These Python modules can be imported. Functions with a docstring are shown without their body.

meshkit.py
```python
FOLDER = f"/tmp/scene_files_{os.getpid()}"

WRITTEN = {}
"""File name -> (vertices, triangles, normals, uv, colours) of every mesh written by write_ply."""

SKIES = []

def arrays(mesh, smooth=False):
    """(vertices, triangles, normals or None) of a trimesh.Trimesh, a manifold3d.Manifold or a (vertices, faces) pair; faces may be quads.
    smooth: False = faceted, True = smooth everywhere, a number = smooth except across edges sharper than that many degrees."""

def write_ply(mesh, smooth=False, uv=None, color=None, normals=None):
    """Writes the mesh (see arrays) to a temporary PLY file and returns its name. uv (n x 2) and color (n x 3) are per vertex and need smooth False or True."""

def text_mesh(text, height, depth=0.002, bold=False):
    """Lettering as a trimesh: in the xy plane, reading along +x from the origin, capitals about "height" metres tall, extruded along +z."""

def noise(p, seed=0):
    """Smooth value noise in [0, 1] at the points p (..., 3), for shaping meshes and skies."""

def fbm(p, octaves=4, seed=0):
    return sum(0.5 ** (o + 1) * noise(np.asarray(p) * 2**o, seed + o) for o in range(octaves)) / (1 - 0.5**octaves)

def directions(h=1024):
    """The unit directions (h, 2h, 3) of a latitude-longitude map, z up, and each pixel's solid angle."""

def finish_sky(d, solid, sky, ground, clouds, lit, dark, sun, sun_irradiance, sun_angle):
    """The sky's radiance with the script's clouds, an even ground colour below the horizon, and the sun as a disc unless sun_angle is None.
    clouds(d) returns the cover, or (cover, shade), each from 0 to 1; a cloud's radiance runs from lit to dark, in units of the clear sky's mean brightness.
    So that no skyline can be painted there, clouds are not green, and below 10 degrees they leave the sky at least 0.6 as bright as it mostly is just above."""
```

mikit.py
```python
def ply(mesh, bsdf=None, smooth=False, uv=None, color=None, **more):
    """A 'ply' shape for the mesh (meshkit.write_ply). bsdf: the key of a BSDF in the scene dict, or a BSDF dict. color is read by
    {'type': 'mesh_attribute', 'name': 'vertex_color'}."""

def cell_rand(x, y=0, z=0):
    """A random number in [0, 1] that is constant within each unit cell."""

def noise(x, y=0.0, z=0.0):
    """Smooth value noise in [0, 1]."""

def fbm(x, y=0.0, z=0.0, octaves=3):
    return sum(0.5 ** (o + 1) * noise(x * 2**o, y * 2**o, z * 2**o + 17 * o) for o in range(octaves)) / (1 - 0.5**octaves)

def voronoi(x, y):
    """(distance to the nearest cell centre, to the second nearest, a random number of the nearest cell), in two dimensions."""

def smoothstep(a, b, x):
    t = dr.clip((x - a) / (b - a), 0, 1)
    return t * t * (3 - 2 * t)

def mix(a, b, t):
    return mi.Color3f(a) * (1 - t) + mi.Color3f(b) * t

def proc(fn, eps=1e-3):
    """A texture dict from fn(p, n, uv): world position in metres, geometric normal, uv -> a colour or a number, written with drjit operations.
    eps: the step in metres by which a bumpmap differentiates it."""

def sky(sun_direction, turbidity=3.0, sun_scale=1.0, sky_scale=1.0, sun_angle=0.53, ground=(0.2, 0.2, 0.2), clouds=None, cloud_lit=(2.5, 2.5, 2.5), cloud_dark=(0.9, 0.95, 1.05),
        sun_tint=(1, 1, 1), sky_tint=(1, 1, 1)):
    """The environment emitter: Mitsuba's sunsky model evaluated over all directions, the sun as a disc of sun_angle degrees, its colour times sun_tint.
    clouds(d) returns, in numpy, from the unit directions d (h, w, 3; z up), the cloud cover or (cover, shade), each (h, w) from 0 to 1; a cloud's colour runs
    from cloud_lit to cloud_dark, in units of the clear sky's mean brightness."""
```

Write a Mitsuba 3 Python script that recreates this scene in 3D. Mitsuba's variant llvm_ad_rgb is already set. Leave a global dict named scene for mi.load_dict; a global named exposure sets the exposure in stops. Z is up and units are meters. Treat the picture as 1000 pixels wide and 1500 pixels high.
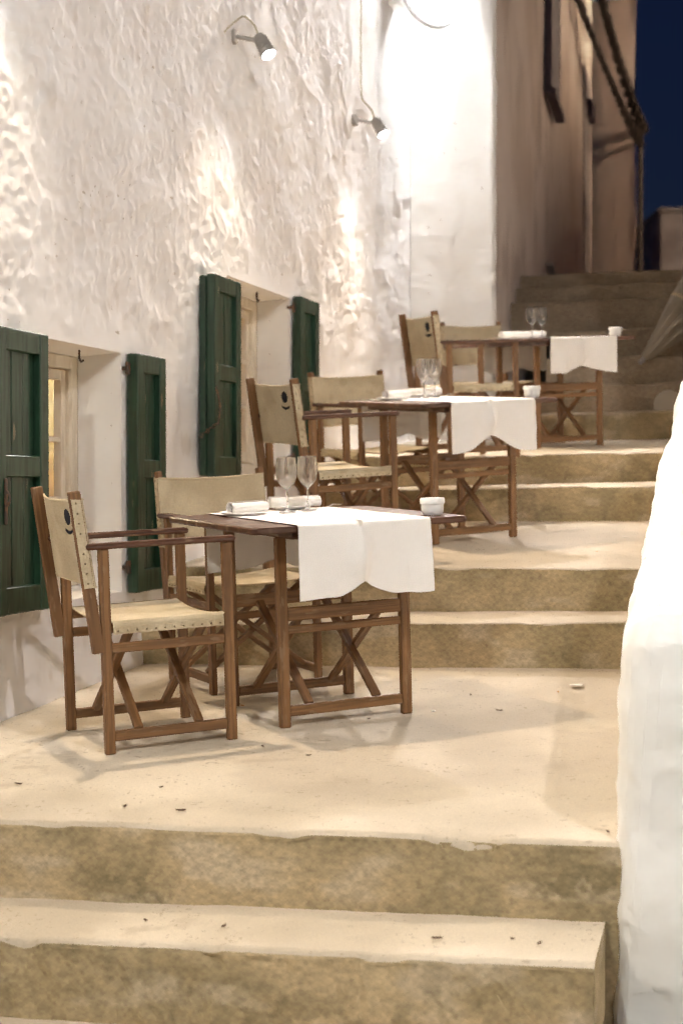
import math, random
import numpy as np, trimesh, manifold3d as m3, drjit as dr, mitsuba as mi, mikit, meshkit
from mikit import ply, proc, noise, fbm, mix, smoothstep
from shapely.geometry import Polygon, box as sbox
RNG = np.random.default_rng(7)
random.seed(7)
T4 = mi.ScalarTransform4f
scene, labels = {}, {}

# ------------------------------------------------------------------ camera, light, exposure
FPX, PITCH = 2349.4, math.atan((750 - 707.76) / 2349.4)
exposure = 0.34
scene['camera'] = {'type': 'thinlens', 'fov': 2 * math.degrees(math.atan(500 / FPX)), 'fov_axis': 'x', 'aperture_radius': 0.0105, 'focus_distance': 5.95,
                   'near_clip': 0.1, 'far_clip': 400.0, 'to_world': T4().look_at([0, 0, 0], [0, math.cos(PITCH), -math.sin(PITCH)], [0, 0, 1])}
# dusk: the sun is gone behind the houses, only the deep blue sky is left
scene['sky'] = mikit.sky([-0.55, -0.8, 0.06], turbidity=3.0, sun_scale=0.0, sky_scale=0.55, sky_tint=(0.16, 0.28, 1.0), ground=(0.1, 0.1, 0.1))
WARM, COOL, GREEN = (1.0, 0.81, 0.58), (1.0, 0.955, 0.945), (0.98, 1.0, 0.92)
SPOT_L, LANTERN_L, STREET_L, ACROSS_L, HILL_L, ROOM_L = 5900.0, 2900.0, 1100.0, 1900.0, 95.0, 110.0


def glow(rgb, k):
    return {'type': 'area', 'radiance': {'type': 'rgb', 'value': [float(c * k) for c in rgb]}}


# ------------------------------------------------------------------ frames: street (s, m), house wall (s, m)
def frame2(ax, b):
    e = np.array([b, 1.0]) / math.hypot(b, 1)
    n = np.array([e[1], -e[0]])
    def at(s, m, z=0.0):
        s, m, z = np.broadcast_arrays(np.asarray(s, float), np.asarray(m, float), np.asarray(z, float))
        return np.stack([ax + s * e[0] + m * n[0], s * e[1] + m * n[1], z], -1)
    return at, e, n
ST, SE, SN = frame2(-2.924, 0.24)
WL, WE, WN = frame2(-3.08, 0.28)
Q = 0.0269
PLANES = {'t1': (-.8616, 7.0, .0469), 'm3': (-.6457, 7.1936, .02), 't2': (-.4262, 7.6688, .0832), 'm5': (-.0549, 9.6937, .02), 't3': (.1606, 10.5195, .0682)}
def plane_z(pl, X, Y):
    h, y0, p = PLANES[pl]
    return h + Q * X + p * (Y - y0)
def pixel_ray(x, y):
    a, b, c, s = (x - 500) / FPX, -(y - 750) / FPX, math.cos(PITCH), math.sin(PITCH)
    return np.array([a, c + b * s, -s + b * c])
def floor_at(x, y, pl):
    h, y0, p = PLANES[pl]
    d = pixel_ray(x, y)
    return d * ((h - p * y0) / (d[2] - Q * d[0] - p * d[1]))


# ------------------------------------------------------------------ mesh helpers
class MB:
    def __init__(s):
        s.v, s.f, s.uv, s.n = [], [], [], 0
    def add(s, v, f, uv=None):
        v, f = np.asarray(v, float), np.asarray(f, int)
        if f.shape[1] == 4:
            f = np.vstack([f[:, [0, 1, 2]], f[:, [0, 2, 3]]])
        s.v.append(v); s.f.append(f + s.n); s.uv.append(np.asarray(uv, float) if uv is not None else v[:, :2].copy())
        s.n += len(v)
        return s
    def tri(s, m):
        return s.add(m.vertices, m.faces)
    def get(s):
        return np.vstack(s.v), np.vstack(s.f), np.vstack(s.uv)
    def ply(s, bsdf, smooth=False, M=None, **k):
        v, f, uv = s.get()
        if M is not None:
            v = v @ M[:3, :3].T + M[:3, 3]
        return ply((v, f), bsdf, smooth=smooth, uv=uv if isinstance(smooth, bool) else None, **k)
    def mesh(s):
        v, f, _ = s.get()
        return trimesh.Trimesh(v, f, process=False)


def bar(mb, p0, p1, w, h, side=(0, 0, 1), ch=0.003):
    """A chamfered bar from p0 to p1; h is measured along 'side', w across it."""
    p0, p1 = np.asarray(p0, float), np.asarray(p1, float)
    L = np.linalg.norm(p1 - p0); t = (p1 - p0) / L
    b = np.asarray(side, float); b = b - t * (b @ t); b /= np.linalg.norm(b)
    a = np.cross(b, t)
    w2, h2 = w / 2, h / 2
    ring = np.array([(w2, h2 - ch), (w2 - ch, h2), (-w2 + ch, h2), (-w2, h2 - ch), (-w2, -h2 + ch), (-w2 + ch, -h2), (w2 - ch, -h2), (w2, -h2 + ch)])
    inner = ring * np.array([(w2 - ch) / w2, (h2 - ch) / h2])
    per = np.concatenate([[0], np.cumsum(np.linalg.norm(np.diff(np.vstack([ring, ring[:1]]), axis=0), axis=1))])
    o = RNG.random(2) * 40
    V, U = [], []
    for r, s in ((inner, 0), (ring, ch), (ring, L - ch), (inner, L)):
        rr = np.vstack([r, r[:1]])
        V.append(p0 + t * s + rr[:, :1] * a + rr[:, 1:] * b)
        U.append(np.stack([np.full(9, s) + o[0], per + o[1]], 1))
    V, U = np.vstack(V), np.vstack(U)
    F = [(k * 9 + i, k * 9 + i + 1, (k + 1) * 9 + i + 1, (k + 1) * 9 + i) for k in range(3) for i in range(8)]
    mb.add(V, F, U)
    mb.add(V[:8], [(0, i + 1, i) for i in range(1, 7)], U[:8])
    mb.add(V[27:35], [(0, i, i + 1) for i in range(1, 7)], U[27:35])
    return mb


def lathe(profile, n=40):
    p = np.asarray(profile, float)
    a = np.linspace(0, 2 * np.pi, n + 1)
    v = np.stack([p[:, None, 0] * np.cos(a), p[:, None, 0] * np.sin(a), np.broadcast_to(p[:, None, 1], (len(p), n + 1))], -1).reshape(-1, 3)
    f = [(i * (n + 1) + j, i * (n + 1) + j + 1, (i + 1) * (n + 1) + j + 1, (i + 1) * (n + 1) + j) for i in range(len(p) - 1) for j in range(n)]
    m = trimesh.Trimesh(v, np.vstack([np.array(f)[:, [0, 1, 2]], np.array(f)[:, [0, 2, 3]]]), process=False)
    m.merge_vertices(merge_norm=True, merge_tex=True)
    m.update_faces(m.nondegenerate_faces())
    return m


def tube(pts, r, n=8):
    p = np.asarray(pts, float)
    t = np.gradient(p, axis=0); t /= np.linalg.norm(t, axis=1, keepdims=True)
    a = np.cross(t, [0.31, 0.2, 0.93]); a /= np.linalg.norm(a, axis=1, keepdims=True)
    b = np.cross(t, a); g = np.arange(n) * 2 * np.pi / n
    r = np.broadcast_to(r, (len(p),))[:, None, None]
    v = (p[:, None] + r * (np.cos(g)[None, :, None] * a[:, None] + np.sin(g)[None, :, None] * b[:, None])).reshape(-1, 3)
    f = [(i * n + j, i * n + (j + 1) % n, (i + 1) * n + (j + 1) % n, (i + 1) * n + j) for i in range(len(p) - 1) for j in range(n)]
    f = np.array(f)[:, ::-1]
    f = np.vstack([f[:, [0, 1, 2]], f[:, [0, 2, 3]]])
    c0, c1 = len(v), len(v) + 1
    v = np.vstack([v, p[:1], p[-1:]])
    cap = [(c0, j, (j + 1) % n) for j in range(n)] + [(c1, (len(p) - 1) * n + (j + 1) % n, (len(p) - 1) * n + j) for j in range(n)]
    return v, np.vstack([f, np.array(cap)])


def grid(P, uv=None, flip=False):
    """Faces of a (a, b, 3) grid of points."""
    a, b = P.shape[:2]
    i, j = np.meshgrid(np.arange(a - 1), np.arange(b - 1), indexing='ij')
    q = np.stack([i * b + j, (i + 1) * b + j, (i + 1) * b + j + 1, i * b + j + 1], -1).reshape(-1, 4)
    return P.reshape(-1, 3), q[:, ::-1] if flip else q


def slab(outline, z0, z1, ch):
    """A horizontal slab of a convex outline with chamfered edges."""
    pg = Polygon(outline); o = np.array(pg.exterior.coords)[:-1]
    if not pg.exterior.is_ccw:
        o = o[::-1]
    c = o.mean(0); k = 1 - ch / np.linalg.norm(o - c, axis=1, keepdims=True); i = c + (o - c) * k
    n = len(o); V, F = [], []
    for r, z in ((i, z0), (o, z0 + ch), (o, z1 - ch), (i, z1)):
        V.append(np.c_[r, np.full(n, z)])
    V = np.vstack(V + [[[*c, z0], [*c, z1]]])
    for k in range(3):
        F += [(k * n + j, k * n + (j + 1) % n, (k + 1) * n + (j + 1) % n) for j in range(n)] + [(k * n + j, (k + 1) * n + (j + 1) % n, (k + 1) * n + j) for j in range(n)]
    F += [(4 * n, (j + 1) % n, j) for j in range(n)] + [(4 * n + 1, 3 * n + j, 3 * n + (j + 1) % n) for j in range(n)]
    return V, np.array(F)


def rbox(lo, hi, r=0.01):
    """A rounded box (hull of spheres)."""
    lo, hi = np.asarray(lo, float), np.asarray(hi, float)
    s = trimesh.creation.icosphere(subdivisions=1, radius=r).vertices
    pts = np.vstack([s + [x, y, z] for x in (lo[0] + r, hi[0] - r) for y in (lo[1] + r, hi[1] - r) for z in (lo[2] + r, hi[2] - r)])
    return trimesh.convex.convex_hull(pts)


def put(key, shape, label=None, cat=None, group=None, kind=None):
    while key in scene:
        head, _, num = key.rpartition('_')
        key = f'{head}_{int(num) + 1:03d}' if num.isdigit() and len(num) == 3 else key + '_001'
    scene[key] = shape
    tag(key, label, cat, group, kind)
    return key
def tag(key, label=None, cat=None, group=None, kind=None):
    d = {k: v for k, v in (('label', label), ('category', cat), ('group', group), ('kind', kind)) if v}
    if d:
        labels[key] = d


# ------------------------------------------------------------------ materials
def tex(fn, eps=1e-3):
    return proc(fn, eps)
def mat(key, color, rough=0.6, spec=0.3, bump=None, bump_scale=1.0, **k):
    b = {'type': 'principled', 'base_color': color if isinstance(color, dict) else {'type': 'rgb', 'value': list(color)}, 'roughness': rough, 'specular': spec, **k}
    if bump is not None:
        b = {'type': 'bumpmap', 'arbitrary': bump, 'scale': bump_scale, 'bsdf': b}
    scene[key] = {'type': 'twosided', 'bsdf': b}

def plaster_col(p, n, uv):
    a = fbm(p.x * 1.7, p.y * 1.7, p.z * 1.7, 4)
    b = fbm(p.x * 9 + 3, p.y * 9, p.z * 5, 3)
    c = mix((.84, .82, .81), (.78, .745, .725), smoothstep(.35, .7, a))
    c = mix(c, (.60, .54, .48), .55 * smoothstep(.62, .8, b) * smoothstep(.45, .65, a))
    chips = smoothstep(.90, .925, noise(p.x * 42, p.y * 42, p.z * 42)) * smoothstep(.5, .62, fbm(p.x * 3 + 9, p.y * 3, p.z * 3, 2))
    return mix(c, (.34, .27, .2), .6 * chips)
def plaster_bump(p, n, uv):
    return fbm(p.x * 55, p.y * 55, p.z * 38, 3)
mat('plaster', tex(plaster_col), .85, .2, tex(plaster_bump, 2e-3), .006)
def smooth_plaster(p, n, uv):
    a = fbm(p.x * 2.3 + 5, p.y * 2.3, p.z * 1.3, 4)
    c = mix((.79, .765, .725), (.74, .70, .645), smoothstep(.35, .7, a))
    spots = smoothstep(.945, .965, noise(p.x * 34, p.y * 34, p.z * 34))
    return mix(c, (.3, .22, .15), .7 * spots)
mat('smooth_plaster', tex(smooth_plaster), .8, .2, tex(lambda p, n, uv: fbm(p.x * 16, p.y * 16, p.z * 12, 4), 4e-3), .005)
def stucco(p, n, uv):
    a = fbm(p.x * .9, p.y * .9, p.z * .7, 4)
    b = fbm(p.x * 2.6, p.y * 2.6, p.z * 1.1 + 4, 4)
    c = mix((.60, .53, .49), (.50, .42, .37), smoothstep(.35, .65, a))
    return mix(c, (.34, .28, .25), .6 * smoothstep(.5, .75, b))
mat('stucco', tex(stucco), .9, .15, tex(lambda p, n, uv: fbm(p.x * 9, p.y * 9, p.z * 9, 3), 5e-3), .02)
def tread_col(p, n, uv):
    a = fbm(p.x * 1.9 + 2, p.y * 1.9, 0, 4)
    b = fbm(p.x * 14, p.y * 14, 1.3, 3)
    c = mix((.56, .485, .38), (.445, .38, .29), smoothstep(.35, .68, a))
    c = mix(c, (.42, .35, .26), .6 * smoothstep(.55, .75, b) * smoothstep(.4, .6, fbm(p.x * 2.5, p.y * 2.5 + 7, 0, 2)))
    g = noise(p.x * 260, p.y * 260, p.z * 260)
    sp = smoothstep(.80, .9, noise(p.x * 75, p.y * 75, p.z * 75))
    wet = smoothstep(.52, .6, fbm(p.x * 1.1 + 21, p.y * 1.1, 0, 5))
    c = mix(c, (.40, .33, .255), .4 * wet)
    return mix(c, (.30, .24, .17), .5 * sp) * (0.92 + 0.16 * g)
mat('cement', tex(tread_col), .75, .25, tex(lambda p, n, uv: fbm(p.x * 60, p.y * 60, p.z * 60, 3), 2e-3), .0025)
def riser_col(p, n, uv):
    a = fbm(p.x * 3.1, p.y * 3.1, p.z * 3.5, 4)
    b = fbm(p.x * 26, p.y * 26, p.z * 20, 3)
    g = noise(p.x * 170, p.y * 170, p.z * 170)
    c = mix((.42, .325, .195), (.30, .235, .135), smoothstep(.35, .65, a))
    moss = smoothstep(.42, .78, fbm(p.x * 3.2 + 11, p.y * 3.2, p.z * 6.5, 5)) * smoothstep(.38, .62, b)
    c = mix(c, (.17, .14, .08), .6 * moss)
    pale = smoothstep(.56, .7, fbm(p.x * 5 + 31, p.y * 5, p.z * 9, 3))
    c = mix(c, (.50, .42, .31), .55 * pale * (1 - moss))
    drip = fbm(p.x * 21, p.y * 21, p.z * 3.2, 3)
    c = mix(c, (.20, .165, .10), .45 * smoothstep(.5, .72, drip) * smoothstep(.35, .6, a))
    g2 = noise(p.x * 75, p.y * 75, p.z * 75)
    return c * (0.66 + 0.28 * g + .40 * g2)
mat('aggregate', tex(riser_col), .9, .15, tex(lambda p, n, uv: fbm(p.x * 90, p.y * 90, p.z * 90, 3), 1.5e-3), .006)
mat('earth', (.12, .10, .075), .95, .1)

def wood_fn(c0, c1, c2):
    def f(p, n, uv):
        g = fbm(uv.x * 5, uv.y * 130, 0, 3)
        l = fbm(uv.x * 2.2, uv.y * 22 + 5, 2, 2)
        c = mix(c0, c1, smoothstep(.3, .7, g))
        c = mix(c, c2, .6 * smoothstep(.5, .8, l))
        w = smoothstep(.62, .8, fbm(uv.x * 16, uv.y * 60, 3, 3))
        return mix(c, (.27, .19, .12), .35 * w)
    return f
WG = tex(lambda p, n, uv: fbm(uv.x * 9, uv.y * 220, 0, 2), 1e-3)
mat('wood', tex(wood_fn((.21, .104, .040), (.14, .068, .026), (.09, .042, .017))), .42, .45, WG, .0012)
mat('dark_wood', tex(wood_fn((.085, .034, .018), (.05, .02, .012), (.03, .013, .009))), .28, .5, WG, .0008)
def canvas_col(p, n, uv):
    a = fbm(p.x * 7, p.y * 7, p.z * 7, 3)
    w = noise(uv.x * 700, uv.y * 90, 0) * .5 + noise(uv.x * 90, uv.y * 700, 3) * .5
    c = mix((.51, .43, .30), (.42, .34, .225), smoothstep(.3, .72, a))
    st = smoothstep(.66, .8, fbm(p.x * 16 + 4, p.y * 16, p.z * 16, 2))
    return mix(c, (.34, .25, .14), .35 * st) * (.86 + .28 * w)
mat('canvas', tex(canvas_col), .9, .15, tex(lambda p, n, uv: noise(uv.x * 520, uv.y * 520, 0), 6e-4), .0006, sheen=.3)
mat('canvas_edge', (.52, .43, .29), .9, .15)
mat('ink', (.012, .012, .016), .7, .2)
mat('stud', (.16, .115, .07), .4, .5, metallic=.8)
mat('bolt', (.35, .33, .30), .35, .5, metallic=1.0)
def cloth_col(p, n, uv):
    w = noise(uv.x * 600, uv.y * 600, 0)
    return mi.Color3f(.80, .775, .755) * (.94 + .1 * w)
mat('linen', tex(cloth_col), .9, .15, tex(lambda p, n, uv: fbm(uv.x * 14, uv.y * 14, 0, 3), 2e-3), .003, sheen=.2)
mat('linen_hem', (.66, .63, .60), .9, .15)
mat('ceramic', (.82, .81, .79), .15, .5, clearcoat=.5)
mat('steel', (.72, .72, .72), .22, .5, metallic=1.0)
scene['glass'] = {'type': 'blendbsdf', 'weight': 0.35, 'a': {'type': 'dielectric', 'int_ior': 1.62, 'ext_ior': 1.0}, 'b': {'type': 'roughdielectric', 'distribution': 'ggx', 'alpha': 0.04, 'int_ior': 1.62, 'ext_ior': 1.0}}
scene['window_glass'] = {'type': 'thindielectric', 'int_ior': 1.5}
def green_fn(p, n, uv):
    g = fbm(p.x * 60, p.y * 60, p.z * 5, 3)
    c = mix((.013, .042, .022), (.008, .026, .014), smoothstep(.3, .7, g))
    w = smoothstep(.74, .82, fbm(p.x * 28, p.y * 28, p.z * 5, 3))
    return mix(c, (.19, .13, .07), .5 * w)
mat('green_paint', tex(green_fn), .33, .5, tex(lambda p, n, uv: fbm(p.x * 80, p.y * 80, p.z * 7, 2), 2e-3), .0015)
def cream_fn(p, n, uv):
    a = fbm(p.x * 30, p.y * 30, p.z * 6, 3)
    return mix((.74, .67, .55), (.64, .56, .44), smoothstep(.35, .75, a))
mat('cream_paint', tex(cream_fn), .45, .4)
mat('spot_metal', tex(lambda p, n, uv: mix((.44, .42, .39), (.34, .32, .295), fbm(p.x * 90, p.y * 90, p.z * 60, 3))), .5, .4, metallic=.25)
mat('white_enamel', (.8, .8, .78), .3, .5)
mat('lens', (.9, .85, .75), .2, .5)
mat('rusty_iron', tex(lambda p, n, uv: mix((.06, .045, .035), (.14, .07, .035), smoothstep(.45, .7, fbm(p.x * 40, p.y * 40, p.z * 40, 3)))), .7, .3)
mat('black_cable', (.018, .015, .013), .6, .3)
mat('cable', (.50, .45, .33), .6, .3)
mat('old_shutter', (.030, .022, .035), .6, .3)
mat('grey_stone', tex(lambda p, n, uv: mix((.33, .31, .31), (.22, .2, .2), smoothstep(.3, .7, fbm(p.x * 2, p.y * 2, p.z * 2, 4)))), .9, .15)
def stair_col(p, n, uv):
    a = fbm(p.x * 2.6, p.y * 2.6, p.z * 2.6, 4)
    b = noise(p.x * 60, p.y * 60, p.z * 60)
    return mix((.31, .25, .18), (.23, .18, .13), smoothstep(.3, .7, a)) * (.75 + .5 * b)
mat('old_stone', tex(stair_col), .9, .15)
mat('parapet_paint', tex(lambda p, n, uv: mix(mix((.84, .835, .81), (.79, .78, .745), smoothstep(.35, .7, fbm(p.x * 3, p.y * 3, p.z * 3, 4))), (.35, .3, .22), .6 * smoothstep(.95, .97, noise(p.x * 30, p.y * 30, p.z * 30)))),
    .8, .2, tex(lambda p, n, uv: fbm(p.x * 31 + p.z * 19, p.y * 31 - p.z * 13, p.z * 24 - p.x * 17, 4), 2e-3), .006)
mat('parasol_canvas', tex(lambda p, n, uv: mix((.34, .30, .245), (.26, .225, .18), fbm(p.x * 8, p.y * 8, p.z * 8, 3))), .9, .15)
mat('leaf', (.13, .085, .06), .7, .2)
mat('orange_leaf', (.5, .22, .05), .7, .2)
mat('paper', (.8, .78, .74), .8, .2)
mat('interior_wall', tex(lambda p, n, uv: mix((.72, .60, .42), (.52, .40, .24), smoothstep(.35, .65, fbm(p.x * 5, p.y * 5, p.z * 7, 4)))), .9, .15)
mat('interior_wood', (.10, .055, .035), .6, .3)

# ------------------------------------------------------------------ ground, terraces and steps (the setting)
gx, gy = np.meshgrid(np.r_[-150, -60, -20, np.linspace(-8, 12, 41), 25, 60, 150], np.r_[-150, -60, -20, np.linspace(-6, 34, 81), 60, 120, 300], indexing='ij')
gs = (gx + 2.924) * SE[0] + gy * SE[1]
gz = np.interp(gs, [-200, -5, 3, 5, 8, 10, 13, 15.5, 60, 400], [-3.5, -2.4, -1.95, -1.5, -1.0, -.5, -.05, 1.35, 1.4, 1.4])
gz = gz - .25
v, f = grid(np.stack([gx, gy, gz], -1))
put('ground', ply((v, f), 'earth'), kind='structure')


def level(name, s_riser, zfun, depth_back, rise, m0, m1, ds=.03, dm=.03, worn=.012, top='cement', face='aggregate', seed=0, kind='structure', label=None):
    """One tread with its riser in front: zfun(X, Y) is the tread height, the riser stands at s_riser."""
    m = np.linspace(m0, m1, int((m1 - m0) / dm) + 1)
    wav = .014 * (meshkit.fbm(np.stack([m * .9, m * 0 + seed, m * 0], -1), 3, seed) - .5)
    chip = np.clip(meshkit.fbm(np.stack([m * 5, m * 0 + seed * 3, m * 0], -1), 3, seed + 9) - .60, 0, 1) * .09 * (worn / .012)
    a = np.linspace(0, np.pi / 2, 5)[:-1]
    r = worn
    prof = [(0.0, -rise + rise * k / 9.0) for k in range(9)]
    edge = [(r - r * math.cos(x), -r + r * math.sin(x)) for x in a]
    back = [(r + d, 0.0) for d in np.linspace(0, depth_back, max(3, int(depth_back / ds)))]
    nr = len(prof) + 2
    pts = prof + edge + back
    P = np.zeros((len(m), len(pts), 3))
    for j, (ds_, dz) in enumerate(pts):
        s = s_riser + wav + ds_
        w = ST(s, m)
        z = zfun(w[:, 0], w[:, 1])
        if j < len(prof):
            fz = zfun(*ST(s_riser + wav, m)[:, :2].T)
            z = fz - rise + (rise - r) * (j / (len(prof) - 1.0))
            q = np.stack([m * 9, m * 0 + z * 9, m * 0 + seed], -1)
            off = .016 * (meshkit.fbm(q, 4, seed) - .5) + .010 * (meshkit.noise(q * 4.2, seed + 3) - .5)
            w = ST(s - off, m)
            k = (j / (len(prof) - 1.0)) ** 6
            w = w + np.r_[SE, 0] * (chip * k)[:, None]
        else:
            z = z + dz if j < len(prof) + len(edge) else z
            fall = math.exp(-ds_ * 22)
            z = z - chip * .8 * fall
            w = w + np.r_[SE, 0] * (chip * fall * .7)[:, None]
            q = np.stack([w[:, 0] * 3, w[:, 1] * 3, m * 0], -1)
            z = z + .010 * (meshkit.fbm(q, 4, seed + 1) - .5)
        P[:, j] = np.c_[w[:, :2], z]
    v, f = grid(P[:, nr - 1:], flip=True)
    put(name, ply((v, f), top, smooth=35), kind=kind, label=label)
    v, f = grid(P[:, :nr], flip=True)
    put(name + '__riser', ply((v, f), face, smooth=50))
    # the right end of the block
    if m1 < 2.7:
        e = P[-1]; low = e.copy(); low[:, 2] = e[:, 2].min() - .02
        k = np.stack([e, low], 1)
        v, f = grid(k)
        put(name + '__side', ply((v, f), face, smooth=30))


def tread(z0):
    return lambda X, Y: z0 + Q * X + 0 * Y
level('landing', 4.22, tread(-1.425), .48, .25, -.2, 3.3, seed=31)
level('lower_step', 4.672, lambda X, Y: -1.203 + Q * X + .01 * (Y - 4.4), .40, .225, -.05, 2.53, ds=.012, dm=.012, worn=.022, seed=5)
level('terrace', 5.042, lambda X, Y: plane_z('t1', X, Y), 2.84, .50, -.05, 2.575, ds=.02, dm=.015, worn=.022, seed=2)
level('step', 7.855, lambda X, Y: plane_z('m3', X, Y), .50, .22, -.05, 3.2, ds=.02, dm=.02, seed=3)
level('terrace_001', 8.335, lambda X, Y: plane_z('t2', X, Y), 2.05, .225, -.05, 3.3, ds=.03, dm=.02, seed=4)
level('step_001', 10.355, lambda X, Y: plane_z('m5', X, Y), .85, .22, -.05, 3.4, seed=6)
level('terrace_002', 11.175, lambda X, Y: plane_z('t3', X, Y), 3.6, .22, -.05, 5.2, ds=.05, dm=.03, seed=7)
# the dark flight beyond the last terrace
s_, zs = 13.01, [.545, .773, 1.012, 1.262, 1.54, 1.707, 1.856]
prev = .30
for k, zt in enumerate(zs):
    level('stair', s_ + .33 * k, (lambda zt: lambda X, Y: zt + .012 * (X - 1.9))(zt), .36 if k < 6 else 22.0, zt - prev + .03, 1.42 if k < 4 else .9, 6.0, ds=.08 if k < 6 else 2.0, dm=.06, worn=.025, top='old_stone', face='aggregate' if k == 0 else 'old_stone', seed=40 + k)
    prev = zt

# ------------------------------------------------------------------ the whitewashed house on the left
HOUSE = 'whitewashed_house'
tag(HOUSE, 'rough whitewashed stone house with green shuttered windows along the left of the steps', 'house')
CORNER_S = 13.47
OPEN = [(6.79, 7.665, -.50, .60), (9.10, 10.245, .03, 1.135)]
zb = lambda s: np.interp(s, [4, 5.2, 7.8, 8.4, 10.3, 11.2, 14], [-1.6, -1.15, -1.0, -.6, -.45, -.1, .1])

ss = np.unique(np.round(np.r_[np.arange(-3, 5.6, .12), np.arange(5.6, CORNER_S, .0105), CORNER_S, [o for w in OPEN for o in w[:2]]], 5))
zz = np.unique(np.round(np.r_[np.arange(-2.2, -1.1, .08), np.arange(-1.1, 4.3, .0105), np.arange(4.4, 7.0, .2), [o for w in OPEN for o in w[2:]]], 5))
S, Z = np.meshgrid(ss, zz, indexing='ij')
q = np.stack([S, Z, S * 0], -1)
big = .06 * (meshkit.fbm(q * [1.1, 1.3, 1], 3, 1) - .5)
stone = .034 * (np.maximum(meshkit.fbm(q * [3.6, 4.4, 1], 3, 2), .46) - .5)
warp = .10 * meshkit.fbm(q * [3, 3, 1], 2, 77) + .02 * meshkit.fbm(q * [14, 9, 1], 2, 78)
rid = lambda x: 1 - np.abs(2 * x - 1)
wx, wz = meshkit.fbm(q * [6, 6, 1], 3, 77) - .5, meshkit.fbm(q * [6, 6, 1] + 40, 3, 78) - .5
streak = np.clip(rid(meshkit.fbm(np.stack([(S + .22 * wx) * 10, (Z + .16 * wz) * 10, S * 0], -1), 4, 5)) - .45, 0, 1) / .55
streak2 = meshkit.fbm(np.stack([(S + .12 * wz) * 17, (Z + .08 * wx) * 24, S * 0], -1), 4, 8)
pit = rid(meshkit.fbm(q * [8, 16, 1] + np.stack([wx, wz, wx * 0], -1) * 4, 4, 11)) ** 1.5
lump = np.maximum(meshkit.fbm(q * [2.4, 5.2, 1] + warp[..., None] * 10, 5, 31), .44) * 2 - 1
mask = np.clip((meshkit.fbm(q * [1.1, .9, 1], 3, 21) - .38) * 4.5, 0, 1)
up = np.clip((Z - (-.05 + .11 * S - .75)) / .7, .22, 1)
far = np.clip(1 - (S - 10.8) / 2.0, .45, 1)
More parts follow.
